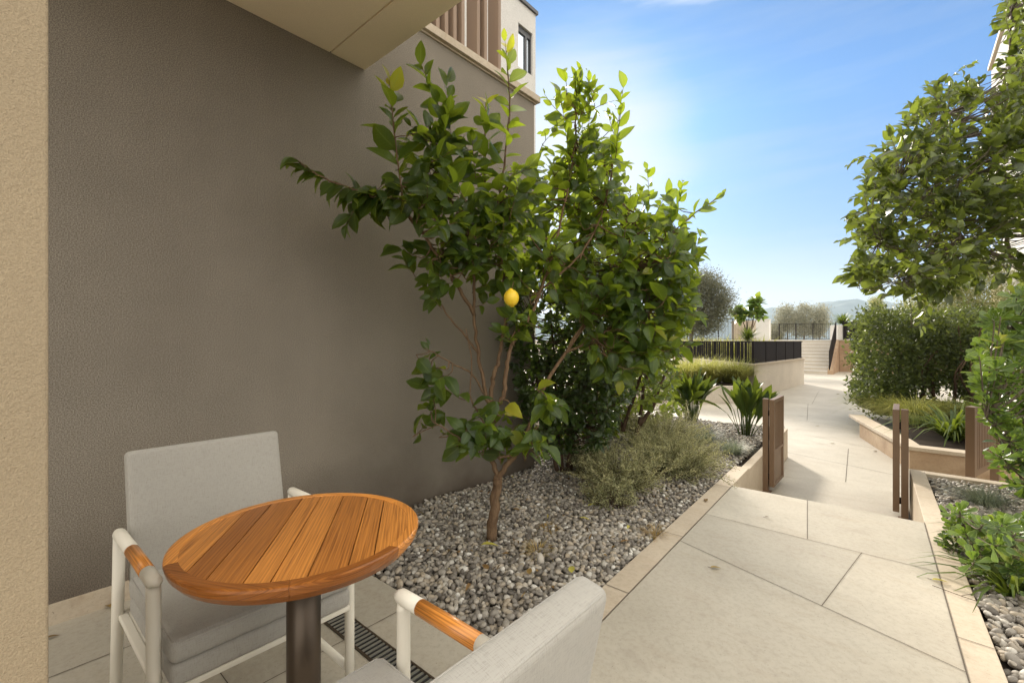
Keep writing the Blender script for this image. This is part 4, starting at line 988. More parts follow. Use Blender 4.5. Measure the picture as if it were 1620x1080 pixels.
def lemon(px, py, Y, r):
    c = P(px, py, Y); bm = bmesh.new(); bmesh.ops.create_uvsphere(bm, u_segments=24, v_segments=16, radius=1)
    for v in bm.verts:
        z = v.co.z; k = 1.0 if abs(z) < .9 else 1.0
        v.co = Vector((v.co.x*r, v.co.y*r, z*r*1.12 + (math.copysign(.18*r*max(0, abs(z)-.93)/.07, z) if abs(z) > .93 else 0)))
    o = from_bm(bm, 'lemon', M['lemon'], lt); o.location = Vector(c)-lt.location; o.rotation_euler = (.3, .15, 0)
    s_ = MB(); s_.tube([c+np.array([0, 0, r]), c+np.array([.01, .01, r+.05])], .002, 5); s_.build('stalk', M['lemon_bark'], o); o.children[0].matrix_parent_inverse = (Matrix.Translation(Vector(c)) @ o.rotation_euler.to_matrix().to_4x4()).inverted()
lemon(809, 471, 2.62, .044); lemon(866, 400, 3.0, .036)

# ================================================================== SHRUBS OF THE LEFT BED
t = thing('laurel_shrub', 'dense dark leaved shrub behind the lemon tree against the wall', 'shrub', G(893, 742))
p = Plant()
for a in ([(890, 745, 4.3), (884, 690, 4.3), (878, 600, 4.3), (870, 480, 4.25)], [(898, 745, 4.35), (905, 680, 4.35), (925, 560, 4.4), (930, 450, 4.4)], [(882, 744, 4.25), (868, 690, 4.2), (850, 600, 4.15), (842, 500, 4.1)], [(902, 744, 4.4), (915, 670, 4.45), (955, 600, 4.5), (975, 520, 4.5)]):
    p.bpx(a, .022, .006)
okl = lambda w: w[0] > .04 and w[2] > .1
p.fill(sample_region([(800, 480), (840, 410), (960, 400), (1000, 480), (1000, 600), (960, 690), (890, 715), (840, 690), (815, 600)], 420, 3.8, 4.75, okl), size=(.14, .24), L=.082, ratio=.5, step=.013, tone=(.0, .75), up=.1, droop=(.1, .4))
p.fill(sample_region([(815, 560), (960, 560), (975, 680), (940, 715), (860, 712), (825, 660)], 150, 3.8, 4.9, okl), size=(.14, .22), L=.085, ratio=.5, step=.013, tone=(.0, .6), up=-.1, droop=(.1, .4))
p.build(t, M['dark_bark'], M['laurel_leaf'])

t = thing('fruit_shrub', 'bright leaved shrub with several bare stems beyond the dark shrub', 'shrub', G(1000, 690))
p = Plant()
for a in ([(962, 672, 5.4), (955, 640, 5.4), (965, 590, 5.4), (985, 500, 5.4), (990, 400, 5.4)], [(985, 682, 5.2), (995, 650, 5.2), (1012, 600, 5.2), (1025, 520, 5.2), (1030, 430, 5.2)], [(1007, 690, 5.1), (1014, 655, 5.1), (1022, 600, 5.15), (1050, 560, 5.2), (1062, 500, 5.3)], [(1012, 672, 5.1), (1034, 640, 5.1), (1046, 605, 5.1), (1068, 560, 5.2)], [(985, 675, 5.25), (960, 620, 5.2), (940, 570, 5.2), (925, 500, 5.1)]):
    p.bpx(a, .026, .006)
p.fill(sample_region([(920, 420), (960, 340), (1040, 360), (1082, 440), (1088, 540), (1075, 600), (1030, 620), (960, 640), (925, 590)], 330, 4.6, 6.0, okl), size=(.16, .28), L=.10, ratio=.5, step=.026, tone=(.15, .95), up=.0, droop=(.1, .45))
p.fill(sample_region([(930, 600), (1060, 590), (1050, 640), (1010, 655), (950, 660)], 22, 4.6, 5.3, okl), size=(.16, .26), L=.10, ratio=.5, step=.03, tone=(.3, 1), up=-.1, droop=(.1, .45))
p.build(t, M['dark_bark'], M['shrub_leaf'])
t = thing('fruit_shrub', 'sunlit yellow green shrub filling the gap behind the lemon tree crown', 'shrub', P(940, 640, 7.2)*np.array([1, 1, 0]))
p = Plant()
for a in ([(930, 660, 7.2), (925, 560, 7.2), (900, 450, 7.2), (890, 350, 7.2)], [(945, 660, 7.2), (960, 540, 7.2), (985, 440, 7.2), (1000, 350, 7.2)], [(960, 655, 7.2), (1000, 560, 7.3), (1040, 470, 7.3)]):
    p.bpx(a, .03, .008)
p.fill(sample_region([(868, 460), (880, 340), (930, 290), (1010, 320), (1060, 420), (1075, 540), (1040, 610), (960, 630), (890, 600)], 330, 6.3, 8.0, lambda w: w[1] > 3.8), size=(.22, .36), L=.12, ratio=.5, step=.03, tone=(.4, 1.0), up=0, droop=(.1, .45))
p.build(t, M['dark_bark'], M['shrub_leaf'])

t = thing('low_shrub', 'low yellow green bushes in the shade behind the bare shrub stems', 'shrub', P(950, 640, 7.0)*np.array([1, 1, 0]))
p = Plant(); p.bpx([(960, 690, 6.6), (950, 640, 6.6), (940, 600, 6.6)], .02, .008); p.bpx([(900, 700, 5.6), (890, 650, 5.8), (880, 600, 5.8)], .02, .008)
p.fill(sample_region([(850, 560), (1050, 590), (1075, 650), (1040, 680), (940, 690), (850, 690)], 170, 5.6, 7.4, lambda w: w[0] < 1.4 and w[2] > 0 and (w[0] > .05 or w[1] > 3.6)), size=(.18, .3), L=.11, ratio=.45, step=.02, tone=(.2, 1), up=.1, droop=(.1, .4))
p.build(t, M['dark_bark'], M['shrub_leaf'])

# feathery herbs
def herb(name, label, c, rad, h, n, mat, tone=(.1, .9), seed_up=.8, group=None, cat='herb', flat=.75):
    t = thing(name, label, cat, (c[0], c[1], 0), 0, group); L_ = Leaves(); wd = MB()
    for k in range(n):
        a = rng.uniform(0, 6.28); r = rad*math.sqrt(rng.random())*.45; b0 = np.array([r*math.cos(a), r*math.sin(a), -.02])
        d = unit(np.array([math.cos(a)*rng.uniform(0, 1.3), math.sin(a)*rng.uniform(0, 1.3), seed_up])+rng.normal(size=3)*.3)
        hh = h*rng.uniform(.55, 1.1); e = b0+d*hh; mid = (b0+e)/2+rng.normal(size=3)*.035 + np.array([0, 0, .03])
        c_ = smooth_poly([b0, mid, e], 4); wd.tube(c_, np.linspace(.002, .0008, len(c_)), 4)
        m_ = int(hh/.0042); u = np.linspace(.2, 1, m_); pos = np.stack([np.interp(u, np.linspace(0, 1, len(c_)), c_[:, i]) for i in range(3)], 1)
        dd = unit(d*.6+rvec(m_)); pos = pos+rng.normal(size=(m_, 3))*.008*u[:, None]; tn = np.clip(rng.uniform(*tone)*.6+u*.4, 0, 1)
        L_.small(pos, dd, rvec(m_), rng.uniform(.012, .028, m_), .0048, tn)
    wd.build('stems', M['dark_bark'], t); L_.build('sprigs', mat, t); return t
g_ = 'feathery herbs in the left bed'
herb('herb_bush', 'tall feathery olive herb bush between the dark shrub and the kerb', G(1066, 750), .38, .46, 320, M['herb'], group=g_)
herb('herb_bush', 'yellowish feathery herb bush left of the tall olive one', G(980, 770), .30, .40, 220, M['herb'], (.2, 1), group=g_)
herb('herb_bush', 'small sprawling herb closest to the lemon tree on the pebbles', G(965, 795), .22, .20, 110, M['herb'], (.1, .7), group=g_)
herb('herb_bush', 'reddish dry herb below the dark shrub stems', G(935, 745), .26, .34, 130, M['herb'], (.0, .6), group=g_)
herb('herb_bush', 'pale herb bush under the bare shrub stems', G(1040, 705), .45, .55, 300, M['herb'], (.3, 1), group=g_)

def tuft(name, label, c, rad, h, n, mat, w=.004, tone=(.1, .9), droop=(.4, .9), lean=.7, group=None, cat='grass'):
    t = thing(name, label, cat, c, 0, group); L_ = Leaves()
    a = rng.uniform(0, 6.28, n); r = rad*np.sqrt(rng.random(n))*.35
    b0 = np.c_[r*np.cos(a), r*np.sin(a), np.full(n, -.01)]
    d = unit(np.c_[np.cos(a)*lean*rng.uniform(.1, 1.2, n), np.sin(a)*lean*rng.uniform(.1, 1.2, n), np.ones(n)]+rng.normal(size=(n, 3))*.12)
    L_.blades(b0, d, h*rng.uniform(.6, 1.25, n), w, rng.uniform(*tone, n), rng.uniform(*droop, n)); L_.build('blades', mat, t); return t
g_ = 'blue fescue tufts'
tuft('fescue_tuft', 'blue grey fescue tuft at the raised kerb below the right strappy plant', G(1158, 718, -.01), .22, .26, 900, M['fescue'], .0022, group=g_)
tuft('fescue_tuft', 'blue grey fescue tuft behind the tall herb bush', G(1112, 700, -.01), .28, .32, 900, M['fescue'], .0024, group=g_)
tuft('fescue_tuft', 'fescue tuft in the right pebble bed in front of the slatted panel', G(1558, 800, -.01), .2, .24, 800, M['fescue'], .0022, tone=(.4, 1), group=g_)
tuft('fescue_tuft', 'fescue tuft under the glossy shrub at the right edge', G(1592, 850, -.01), .2, .22, 500, M['fescue'], .0022, tone=(.4, 1), group=g_)
g_ = 'dry straw tufts on the pebbles'
tuft('straw_tuft', 'matted dry straw tuft on the pebbles right of the lemon trunk', G(868, 835, -.005), .11, .075, 260, M['straw'], .0022, droop=(.8, 1.5), lean=1.6, group=g_)
tuft('straw_tuft', 'sparse pale straw tuft in front of the matted one', G(850, 874, -.005), .13, .11, 150, M['straw'], .002, tone=(.4, 1), lean=1.0, group=g_)
tuft('straw_tuft', 'dry straw tuft against the kerb of the left border', G(1035, 848, -.005), .10, .12, 130, M['straw'], .002, lean=.9, group=g_)

def aspid(label, c, n, h, sp, seed):
    t = thing('aspidistra', label, 'plant', c, 0, 'strappy leaved plants'); L_ = Leaves(); wd = MB()
    for k in range(n):
        a = rng.uniform(0, 6.28); tilt = rng.uniform(.02, .36)*sp*(2.2 if k % 6 == 0 else 1); b0 = np.array([math.cos(a), math.sin(a), 0])*rng.uniform(.01, .09)
        d = unit(np.array([math.cos(a)*tilt, math.sin(a)*tilt, 1])); sl0 = h*rng.uniform(.30, .55); e = b0+d*sl0
        wd.tube([b0-np.array([0, 0, .02]), b0+d*sl0*.5, e], .005, 5)
        ln = h*rng.uniform(.55, .8); d2 = unit(d+np.array([math.cos(a), math.sin(a), 0])*.12+rng.normal(size=3)*np.array([.26, .26, .10]))
        L_.add(e[None], d2[None], (np.array([-math.cos(a), -math.sin(a), .45])*.6+rng.normal(size=3)*.6)[None], ln, ln*.25, rng.uniform(.0, .95)**2, 'sword', rng.uniform(.05, .55)**1.3, .35)
    wd.build('stalks', M['strap_leaf'], t); L_.build('leaves', M['strap_leaf'], t)
aspid('larger dark strappy plant left of the gate, in front of the low planter', G(1094, 668, -.03), 54, .72, 1.0, 1)
aspid('smaller dark strappy plant right behind the left garden gate', G(1180, 690, -.03), 34, .70, 1.05, 2)

# ================================================================== RIGHT SIDE
t = thing('broadleaf_tree', 'leafy tree overhanging from the right edge above the hedge', 'tree', P(1690, 700, 5.3)*np.array([1, 1, 0])+np.array([0, 0, -.05]))
p = Plant()
bs = t.location; b0 = np.array([bs.x, bs.y, -.06])
def q(px, py, Y): return P(px, py, Y)
p.branch([b0, q(1688, 560, 5.2), q(1672, 470, 5.1)], .06, .05, sides=12)
p.branch([q(1672, 470, 5.1), q(1630, 432, 4.9), q(1600, 410, 4.8), q(1551, 396, 4.7), q(1520, 372, 4.6), q(1480, 330, 4.5), q(1420, 290, 4.4)], .032, .006)
p.branch([q(1600, 410, 4.8), q(1590, 370, 4.8), q(1573, 340, 4.75), (q(1540, 260, 4.7)), q(1500, 180, 4.6)], .022, .006)
p.branch([q(1672, 470, 5.1), q(1650, 380, 5.0), q(1630, 260, 4.9), q(1600, 130, 4.8), q(1600, 20, 4.8)], .038, .006)
p.branch([q(1650, 380, 5.0), q(1700, 250, 4.9), q(1740, 100, 4.9)], .03, .006)
p.branch([q(1551, 396, 4.7), q(1500, 400, 4.5), q(1440, 400, 4.35), q(1390, 385, 4.3)], .014, .004)
p.branch([q(1520, 372, 4.6), q(1470, 420, 4.4), q(1430, 440, 4.3)], .01, .003)
kw = dict(size=(.16, .30), L=.118, ratio=.64, shape='ovate', step=.022, tone=(.05, .95), up=.0, droop=(.1, .45))
p.fill(sample_region([(1365, 385), (1350, 340), (1385, 260), (1425, 200), (1475, 150), (1520, 125), (1560, 150), (1600, 130), (1640, 60), (1760, 40), (1760, 380), (1620, 380), (1560, 385), (1520, 440), (1470, 470), (1400, 465), (1352, 440)], 760, 3.9, 5.3), **kw)
p.fill(sample_region([(1590, -60), (1750, -60), (1750, 180), (1575, 150), (1585, 40)], 210, 4.4, 5.2), **kw)
p.fill(sample_region([(1440, 440), (1500, 420), (1495, 470), (1460, 520), (1440, 480)], 10, 4.1, 4.4), **{**kw, 'up': -.3, 'tone': (.4, 1)})
p.fill(sample_region([(1500, 415), (1620, 392), (1650, 460), (1590, 440), (1520, 455)], 26, 4.2, 4.8), **{**kw, 'up': -.3})
for a, b2, c in (((1420, 290), (1375, 250), (1342, 262)), ((1400, 360), (1360, 372), (1328, 382)), ((1400, 420), (1370, 440), (1345, 438)), ((1430, 210), (1410, 225), (1402, 240)), ((1480, 150), (1510, 118), (1545, 98)), ((1600, 60), (1592, 30), (1595, 0)), ((1400, 330), (1365, 350), (1345, 345)), ((1430, 270), (1380, 300), (1370, 280))):
    p.shoot([q(*a, 4.35), q(*b2, 4.3), q(*c, 4.3)], start=0, L=.085, ratio=.58, shape='ovate', step=.026, tone=(.2, .95), up=.0, droop=(.1, .4))
p.build(t, M['grey_bark'], M['tree_leaf'])

def rosette(p, c, axis, n, L, tone):
    axis = unit(axis); a = unit(np.cross(axis, [.2, .3, 1])); b2 = np.cross(axis, a)
    ang = np.arange(n)*2.4+rng.uniform(0, 6); el = np.linspace(.15, 1.25, n)
    d = np.cos(ang)[:, None]*a*np.sin(el)[:, None]+np.sin(ang)[:, None]*b2*np.sin(el)[:, None]+axis*np.cos(el)[:, None]+rng.normal(size=(n, 3))*.1
    ln = L*np.linspace(.55, 1.05, n)*rng.uniform(.85, 1.1, n)
    p.leaves.add(c-axis*np.linspace(0, .05, n)[:, None], d, axis+rng.normal(size=(n, 3))*.1, ln, ln*.36, np.clip(rng.uniform(tone-.25, tone+.25, n)+(.2 if rng.random() < .12 else 0), 0, 1), 'obov', rng.uniform(.05, .3, n), .2)
def pitto(label, base, regions, stems, L=.118):
    t = thing('glossy_shrub', label, 'shrub', base, 0, 'glossy leaved shrubs at the right edge'); p = Plant()
    for s_ in stems: p.bpx(s_, .017, .005)
    for poly, n, y0, y1 in regions:
        for c in sample_region(poly, n, y0, y1):
            N = np.array(p.nodes); j = int(np.argmin(np.linalg.norm(N-c, axis=1))); nd = N[j]
            ax = unit(unit(c-nd)+np.array([0, 0, .7])+rng.normal(size=3)*.3)
            cc = smooth_poly([nd, (nd+c)/2+np.array([0, 0, -.03]), c-ax*.05, c], 4); p.wood.tube(cc, np.linspace(min(p.rad[j], .007), .003, len(cc)), 6)
            rosette(p, c, ax, int(rng.integers(11, 17)), L*rng.uniform(.8, 1.15), rng.uniform(.25, .75))
    p.build(t, M['grey_bark'], M['pitto_leaf'], 'stems', 'crown')
pitto('tall glossy leaved shrub with rosettes at the right edge beside the slatted panel', G(1660, 800), [([(1545, 570), (1562, 505), (1595, 470), (1660, 455), (1670, 700), (1605, 700), (1552, 650)], 250, 3.1, 4.2), ([(1570, 690), (1610, 680), (1700, 700), (1700, 790), (1600, 770)], 46, 3.1, 3.7)],
      [[(1660, 810, 3.4), (1640, 760, 3.4), (1600, 740, 3.35), (1575, 715, 3.3)], [(1660, 810, 3.4), (1655, 700, 3.5), (1630, 600, 3.6), (1600, 520, 3.7)], [(1640, 770, 3.4), (1590, 700, 3.3), (1560, 660, 3.3)], [(1662, 810, 3.4), (1680, 650, 3.7), (1680, 520, 3.8)]])
pitto('low glossy leaved shrub sprawling over the right pebble bed', G(1640, 960), [([(1500, 800), (1560, 820), (1680, 800), (1680, 960), (1600, 990), (1545, 900)], 120, 2.3, 3.0), ([(1480, 830), (1530, 800), (1540, 880), (1500, 880)], 8, 2.7, 2.85), ([(1590, 880), (1680, 880), (1700, 1010), (1600, 1000), (1575, 930)], 60, 2.1, 2.6)],
      [[(1640, 960, 2.6), (1600, 920, 2.6), (1550, 870, 2.7), (1510, 810, 2.75)], [(1645, 960, 2.6), (1620, 880, 2.7), (1600, 820, 2.8)], [(1650, 960, 2.55), (1660, 900, 2.5), (1650, 850, 2.5)]], .085)
herb('herb_bush', 'fine grey green herb low beneath the glossy shrub at the right edge', G(1600, 905), .25, .2, 90, M['herb'], (.2, .9), group='feathery herbs in the right bed')

g_ = 'strap leaved clumps in the right bed'
tuft('strap_plant', 'strap leaved clump arching over the right kerb below the glossy shrub', G(1600, 935)+np.array([0, 0, -.01]), .2, .32, 50, M['strap_leaf'], .022, (.3, 1), (.5, 1.1), .9, g_, 'plant')
tuft('strap_plant', 'thin strap leaved clump behind the sprawling glossy shrub', G(1570, 860)+np.array([0, 0, -.01]), .2, .26, 50, M['strap_leaf'], .016, (.4, 1), (.5, 1.1), .9, g_, 'plant')
# hedge
t = thing('hedge', 'dense dark clipped hedge with bare stems above the low curved wall', 'hedge', P(1450, 640, 9.6)*np.array([1, 1, 0])+np.array([0, 0, -.17]))
p = Plant()
for px in (1385, 1420, 1455, 1480, 1512, 1540): 
    Y = 10.0-.006*(px-1380)*1.6; p.bpx([(px, 655, Y), (px+rng.uniform(-6, 6), 620, Y), (px+rng.uniform(-18, 18), 570, Y), (px+rng.uniform(-25, 25), 515, Y)], .035, .01); p.bpx([(px, 630, Y), (px+rng.uniform(-30, 30), 590, Y-.2), (px+rng.uniform(-45, 45), 550, Y-.3)], .02, .008)
hp = [(1350, 560), (1356, 510), (1378, 492), (1420, 490), (1470, 496), (1540, 488), (1580, 490), (1590, 600), (1575, 650), (1530, 640), (1500, 600), (1470, 630), (1420, 640), (1385, 655), (1352, 630)]
N_ = 26400; c = sample_region(hp, N_//24, 8.6, 10.6)
c = np.repeat(c, 24, 0)+rng.normal(size=(N_//24*24, 3))*np.array([.10, .10, .085])
p.leaves.small(c, rvec(len(c))+np.array([0, 0, .35]), rvec(len(c))+np.array([0, 0, 1.0]), rng.uniform(.07, .12, len(c)), rng.uniform(.032, .052, len(c)), np.clip(rng.beta(1.3, 2.0, len(c)), 0, 1))
p.build(t, M['dark_bark'], M['hedge_leaf'], 'stems', 'foliage')
g_ = 'arching grasses above the low wall'
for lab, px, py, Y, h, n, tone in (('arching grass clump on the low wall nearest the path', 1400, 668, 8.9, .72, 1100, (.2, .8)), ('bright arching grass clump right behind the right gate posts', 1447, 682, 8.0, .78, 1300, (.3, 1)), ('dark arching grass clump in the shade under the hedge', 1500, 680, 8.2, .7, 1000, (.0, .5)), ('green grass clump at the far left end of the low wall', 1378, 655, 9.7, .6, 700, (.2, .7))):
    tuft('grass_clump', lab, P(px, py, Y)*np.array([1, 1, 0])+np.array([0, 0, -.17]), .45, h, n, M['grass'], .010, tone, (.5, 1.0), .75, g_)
t = tuft('strap_plant', 'bright green strap leaved plant beside the slatted panel', P(1508, 700, 6.6)*np.array([1, 1, 0])+np.array([0, 0, -.16]), .25, .78, 150, M['strap_leaf'], .04, (.5, 1), (.5, 1.1), .95, None, 'plant')
t = tuft('strap_plant', 'leafy green plant behind the slatted panel under the glossy shrub', P(1560, 660, 7.4)*np.array([1, 1, 0])+np.array([0, 0, -.16]), .5, .7, 160, M['strap_leaf'], .05, (.2, .8), (.4, 1.0), .8, None, 'plant')
g_ = 'grass mounds in the low planter'
for lab, px, Y, h, n, tone in (('right grass mound in the low planter touching the raised wall', 1160, 13.4, .95, 1600, (.1, .8)), ('middle grass mound in the low planter', 1122, 13.4, 1.05, 1600, (.4, 1)), ('left grass mound in the low planter half behind the strappy plant', 1088, 13.3, 1.05, 1300, (.4, 1))):
    tuft('grass_mound', lab, P(px, 610, Y)*np.array([1, 1, 0])+np.array([0, 0, .04]), .8, h, n, M['grass'], .014, tone, (.35, .8), .6, g_)

# distant trees and plants
def far_tree(name, label, px, pyb, Y, zb, outline, depth, n, leaf, mat, group=None, trunk=.07, ratio=.3, cl=.10, barkm='grey_bark', cat='tree'):
    base = P(px, pyb, Y); base[2] = zb; t = thing(name, label, cat, base, 0, group); p = Plant()
    cx = np.mean([o_[0] for o_ in outline]); cy = np.mean([o_[1] for o_ in outline])
    p.branch([base, P(px, 0.5*(pyb+cy)+20, Y)*np.array([1, 1, 0])+np.array([0, 0, (base[2]+P(cx, cy, Y)[2])/2]), P(cx, cy, Y)], trunk, trunk*.45)
    for k in range(9):
        c = sample_region(outline, 1, Y-depth*.6, Y+depth*.6)[0]; m_ = P((px+cx)/2, cy+.25*(pyb-cy), Y)
        p.branch([m_, (m_+c)/2+np.array([0, 0, .1]), c], trunk*.4, trunk*.08, 4, 6)
    c = sample_region(outline, n//30, Y-depth, Y+depth)
    ce = P(cx, cy, Y); 
    c = np.repeat(c, 30, 0)+rng.normal(size=(n//30*30, 3))*cl
    p.leaves.small(c, rvec(len(c))+np.array([0, 0, .3]), rvec(len(c))+np.array([0, 0, .8]), leaf*rng.uniform(.7, 1.3, len(c)), leaf*ratio*rng.uniform(.8, 1.2, len(c)), rng.beta(2, 2, len(c)))
    p.build(t, M[barkm], M[mat]); return t
far_tree('olive_tree', 'grey green olive tree rising from the raised planter', 1095, 548, 19.5, PT-.04, [(1086, 520), (1084, 470), (1092, 440), (1112, 434), (1130, 440), (1148, 460), (1155, 475), (1146, 500), (1130, 520), (1105, 528)], .8, 25000, .11, 'olive_leaf', None, .10, .24, .21)
g_ = 'grey trees beyond the terrace railing'
for lab, px, out in (('leftmost grey tree behind the black terrace railing', 1246, [(1232, 525), (1230, 490), (1240, 482), (1254, 490), (1258, 525)]), ('tall grey tree in the middle behind the terrace railing', 1272, [(1258, 530), (1256, 495), (1268, 483), (1282, 484), (1287, 500), (1285, 530)]), ('rightmost broad grey tree behind the terrace railing', 1296, [(1284, 530), (1286, 492), (1298, 485), (1307, 489), (1308, 515), (1302, 532)]), ('low grey bush before the three grey trees', 1228, [(1219, 535), (1222, 517), (1230, 515), (1236, 535)])):
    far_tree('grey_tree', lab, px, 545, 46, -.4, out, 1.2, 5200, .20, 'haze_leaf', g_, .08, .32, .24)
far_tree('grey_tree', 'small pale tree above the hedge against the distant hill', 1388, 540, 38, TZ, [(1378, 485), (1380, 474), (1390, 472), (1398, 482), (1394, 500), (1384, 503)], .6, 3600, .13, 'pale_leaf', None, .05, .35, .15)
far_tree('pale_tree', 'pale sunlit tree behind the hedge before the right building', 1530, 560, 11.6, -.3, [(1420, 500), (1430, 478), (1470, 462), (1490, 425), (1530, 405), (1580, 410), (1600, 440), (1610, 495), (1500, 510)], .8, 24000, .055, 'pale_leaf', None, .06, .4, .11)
# broad leaved plant, palms and ground plants on the terrace
def big_leaf(name, label, base, ctr, n, L, spread, mat, ratio=.55, cat='plant', tone=(.3, 1), shape='ovate', stalk='dark_bark', up=.2):
    t = thing(name, label, cat, base, 0); p = Plant(); base = np.asarray(base, float)
    for c in ctr:
        p.branch([base+rng.normal(size=3)*np.array([.05, .05, 0]), (base+c)/2+rng.normal(size=3)*.05, c], .03, .012, 4)
        d = rvec(n)*np.array([1, 1, .7])+np.array([0, 0, up]); 
        p.leaves.add(c+rvec(n)*spread*rng.random((n, 1)), d, np.array([0, 0, 1.0])+rng.normal(size=(n, 3))*.4, L*rng.uniform(.7, 1.2, n), L*ratio*rng.uniform(.8, 1.2, n), rng.uniform(*tone, n), shape, rng.uniform(.1, .5, n), .2)
    p.build(t, M[stalk], M[mat], 'stems', 'crown')
b0 = P(1186, 540, 27.5); b0[2] = TZ
big_leaf('fig_plant', 'sunlit yellow green broad leaved plant above the terrace screen', b0, [P(1172, 500, 27.5), P(1186, 496, 27.5), P(1193, 483, 27.5), P(1201, 496, 27.5), P(1166, 492, 27.5), P(1197, 478, 27.5)], 44, .46, .36, 'pitto_leaf', .6)
def spiky(name, label, base, n, L, w, mat, tone):
    t = thing(name, label, 'plant', base, 0); L_ = Leaves(); a = rng.uniform(0, 6.28, n); tl = rng.uniform(.1, 1.5, n)
    d = np.c_[np.cos(a)*np.sin(tl), np.sin(a)*np.sin(tl), np.cos(tl)]
    L_.blades(np.zeros((n, 3))+np.array([0, 0, .12]), d, L*rng.uniform(.7, 1.1, n), w, rng.uniform(*tone, n), rng.uniform(.2, .6, n)); L_.build('leaves', M[mat], t)
    m = MB(); m.tube([(0, 0, -.02), (0, 0, .08), (0, 0, .16)], .06, 8); m.build('stem', M['dark_bark'], t)
b0 = P(1184, 537, 25.5); b0[2] = TZ-.06
spiky('spiky_palm', 'dark spiky palm before the beige terrace screen', P(1184, 545, 21)*np.array([1, 1, 0])+np.array([0, 0, PT+.55]), 170, .95, .05, 'strap_leaf', (.0, .4))
b0 = P(1334, 540, 26.6); b0[2] = TZ+.80
spiky('spiky_palm', 'green spiky plant growing out of the white planter box', b0, 120, .95, .07, 'strap_leaf', (.3, .8))
t = thing('ground_cover', 'yellow green low plants filling the raised planter', 'ground cover'); L_ = Leaves(); n = 5200
uv = rng.random((n, 2)); A_, B_, C_, D_ = [np.array(x) for x in (ii[0], ii[1], ii[2], ii[3])]
pp = (A_*(1-uv[:, :1])+B_*uv[:, :1])*(1-uv[:, 1:])+(D_*(1-uv[:, :1])+C_*uv[:, :1])*uv[:, 1:]
far_ = np.clip((pp[:, 1]-16)/5, 0, 1)
cc_ = np.mean(pp, 0); pp = cc_+(pp-cc_)*.86; bp = np.c_[pp, np.full(n, PT-.03)]; d = rvec(n)*np.array([1, 1, .4])+np.array([0, 0, 1.1])
L_.blades(bp, d, (.22+1.0*far_)*rng.uniform(.6, 1.2, n), .05, rng.uniform(.3, 1, n), rng.uniform(.2, .6, n)); t['kind'] = 'stuff'; L_.build('foliage', M['grass'], t)

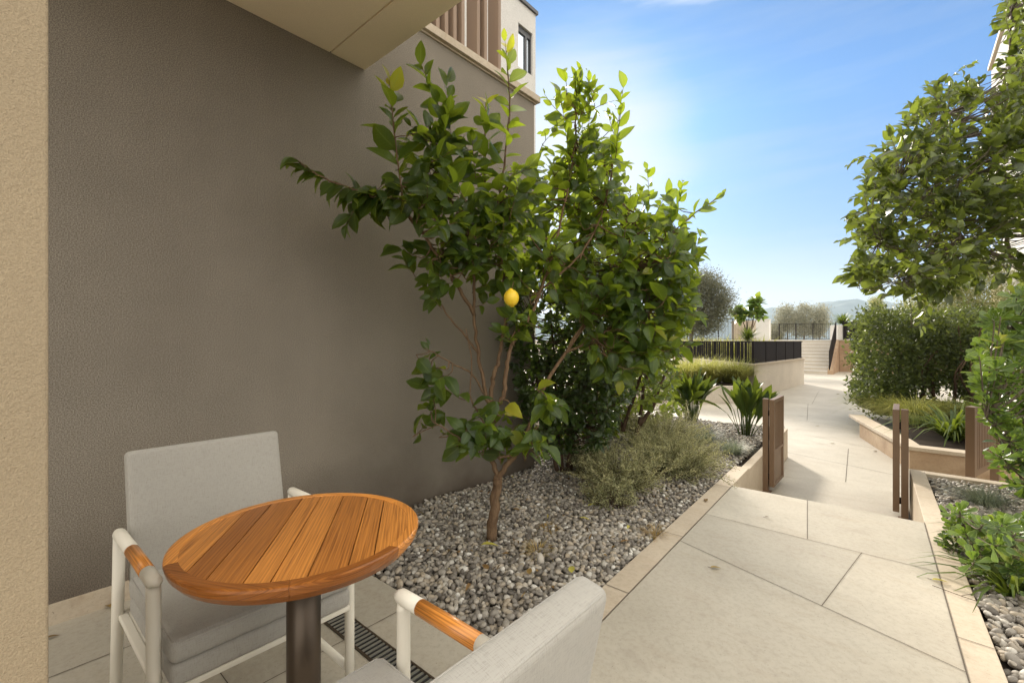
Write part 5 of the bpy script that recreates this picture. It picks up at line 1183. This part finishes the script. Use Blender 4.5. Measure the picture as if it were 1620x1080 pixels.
# ================================================================== FALLEN LEAVES AND TWIGS
def fallen(label, c, L, rz, tone, curl=.35, w=.45):
    t = thing('fallen_leaf', label, 'leaf', (c[0], c[1], c[2]+.006), rz, 'fallen leaves'); L_ = Leaves()
    L_.add(np.array([[-L/2, 0, .002]]), np.array([[1, .05, .15]]), np.array([[0, .15, 1.0]]), L, L*w, tone, 'ovate', curl*.5, .35); L_.build('blade', M['dry_leaf'], t)
    m = MB(); m.tube([(-L/2, 0, .002), (-L*.7, .01, .001)], .0012, 5); m.build('stalk', M['dark_bark'], t)
for lab, px, py, z, L, rz, tone in (('large yellow leaf on the pebbles in front of the lemon trunk', 775, 864, .012, .11, .6, 1.0), ('yellow leaf on pebbles below the straw tuft', 905, 902, .012, .08, 2.1, .95),
    ('yellow leaf on pebbles near the herb bushes', 938, 800, .012, .09, 1.2, 1.0), ('brown leaf on the pebbles behind the near chair', 768, 898, .012, .07, 2.8, .4), ('yellow leaf on the pebbles left of the small herb', 925, 822, .012, .08, .2, .9),
    ('brown leaf lying on the left border kerb', 1117, 792, 0, .07, 1.9, .35), ('curled dry leaf on the paving near the big slab joint', 1133, 900, 0, .06, .6, .6), ('pale dry leaf on the right border joint', 1488, 921, 0, .07, .3, .85),
    ('small dark leaf on the paving before the gates', 1214, 819, 0, .035, .9, .1), ('dark leaf on the lower path beyond the gates', 1318, 702, LOW, .07, .5, .15), ('dark leaf on the lower path by the low wall', 1384, 714, LOW, .08, 2.2, .1),
    ('orange leaf on the far lower path', 1294, 674, LOW, .07, 1.0, .5), ('dry leaf by the skirting at the foot of the taupe wall', 175, 962, 0, .07, .3, .55), ('brown leaf on the patio tiles beside the cream plaster pillar', 82, 1010, 0, .05, 1.3, .3), ('dry leaf on the pebbles beside the kerb straw', 990, 858, .012, .07, 1.0, .5),
    ('orange brown leaf on the pebbles beside the near armrest', 838, 905, .012, .07, 2.2, .55)):
    fallen(lab, G(px, py, z), L, rz, tone)
L_ = Leaves(); n = 150
pp = np.c_[rng.uniform(.1, 1.6, n), rng.uniform(1.25, 4.6, n)]; pp = pp[pp[:, 0] < XG(pp[:, 1])-.04]; n = len(pp)
L_.add(np.c_[pp, np.full(n, .012)+rng.uniform(0, .006, n)], np.c_[rng.normal(size=(n, 2)), rng.normal(size=n)*.15], np.array([0, 0, 1.0])+rng.normal(size=(n, 3))*.3, rng.uniform(.015, .055, n), rng.uniform(.006, .022, n), rng.beta(1.2, 1.6, n), 'ovate', rng.uniform(0, .5, n), .4)
tag(L_.build('leaf_litter', M['dry_leaf']), 'dry leaf litter scattered over the pebbles', 'litter', kind='stuff')
t = thing('twig', 'thin dry twig lying across the right border kerb', 'twig', G(1520, 945)+np.array([0, 0, .006]))
m = MB(); m.tube([(-.1, .05, 0), (0, 0, .004), (.14, -.03, 0)], .0016, 5); m.tube([(0, 0, .004), (.04, .06, .002)], .0012, 5); m.build('stem', M['dark_bark'], t)

# ================================================================== SEA HAZE
hz = NB('haze_air'); vol = hz.n('ShaderNodeVolumePrincipled'); vol.inputs['Density'].default_value = 0.00012; vol.inputs['Color'].default_value = (0.66, 0.83, 1.0, 1); vol.inputs['Anisotropy'].default_value = 0.3
hz.l(vol.outputs[0], hz.out.inputs['Volume'])
m = MB(); m.box(-4600, 4600, -1500, 4600, -31.5, 420)
HAZE = tag(m.build('haze', hz.m), 'thin sea haze fading the distant hill', 'haze', kind='stuff')
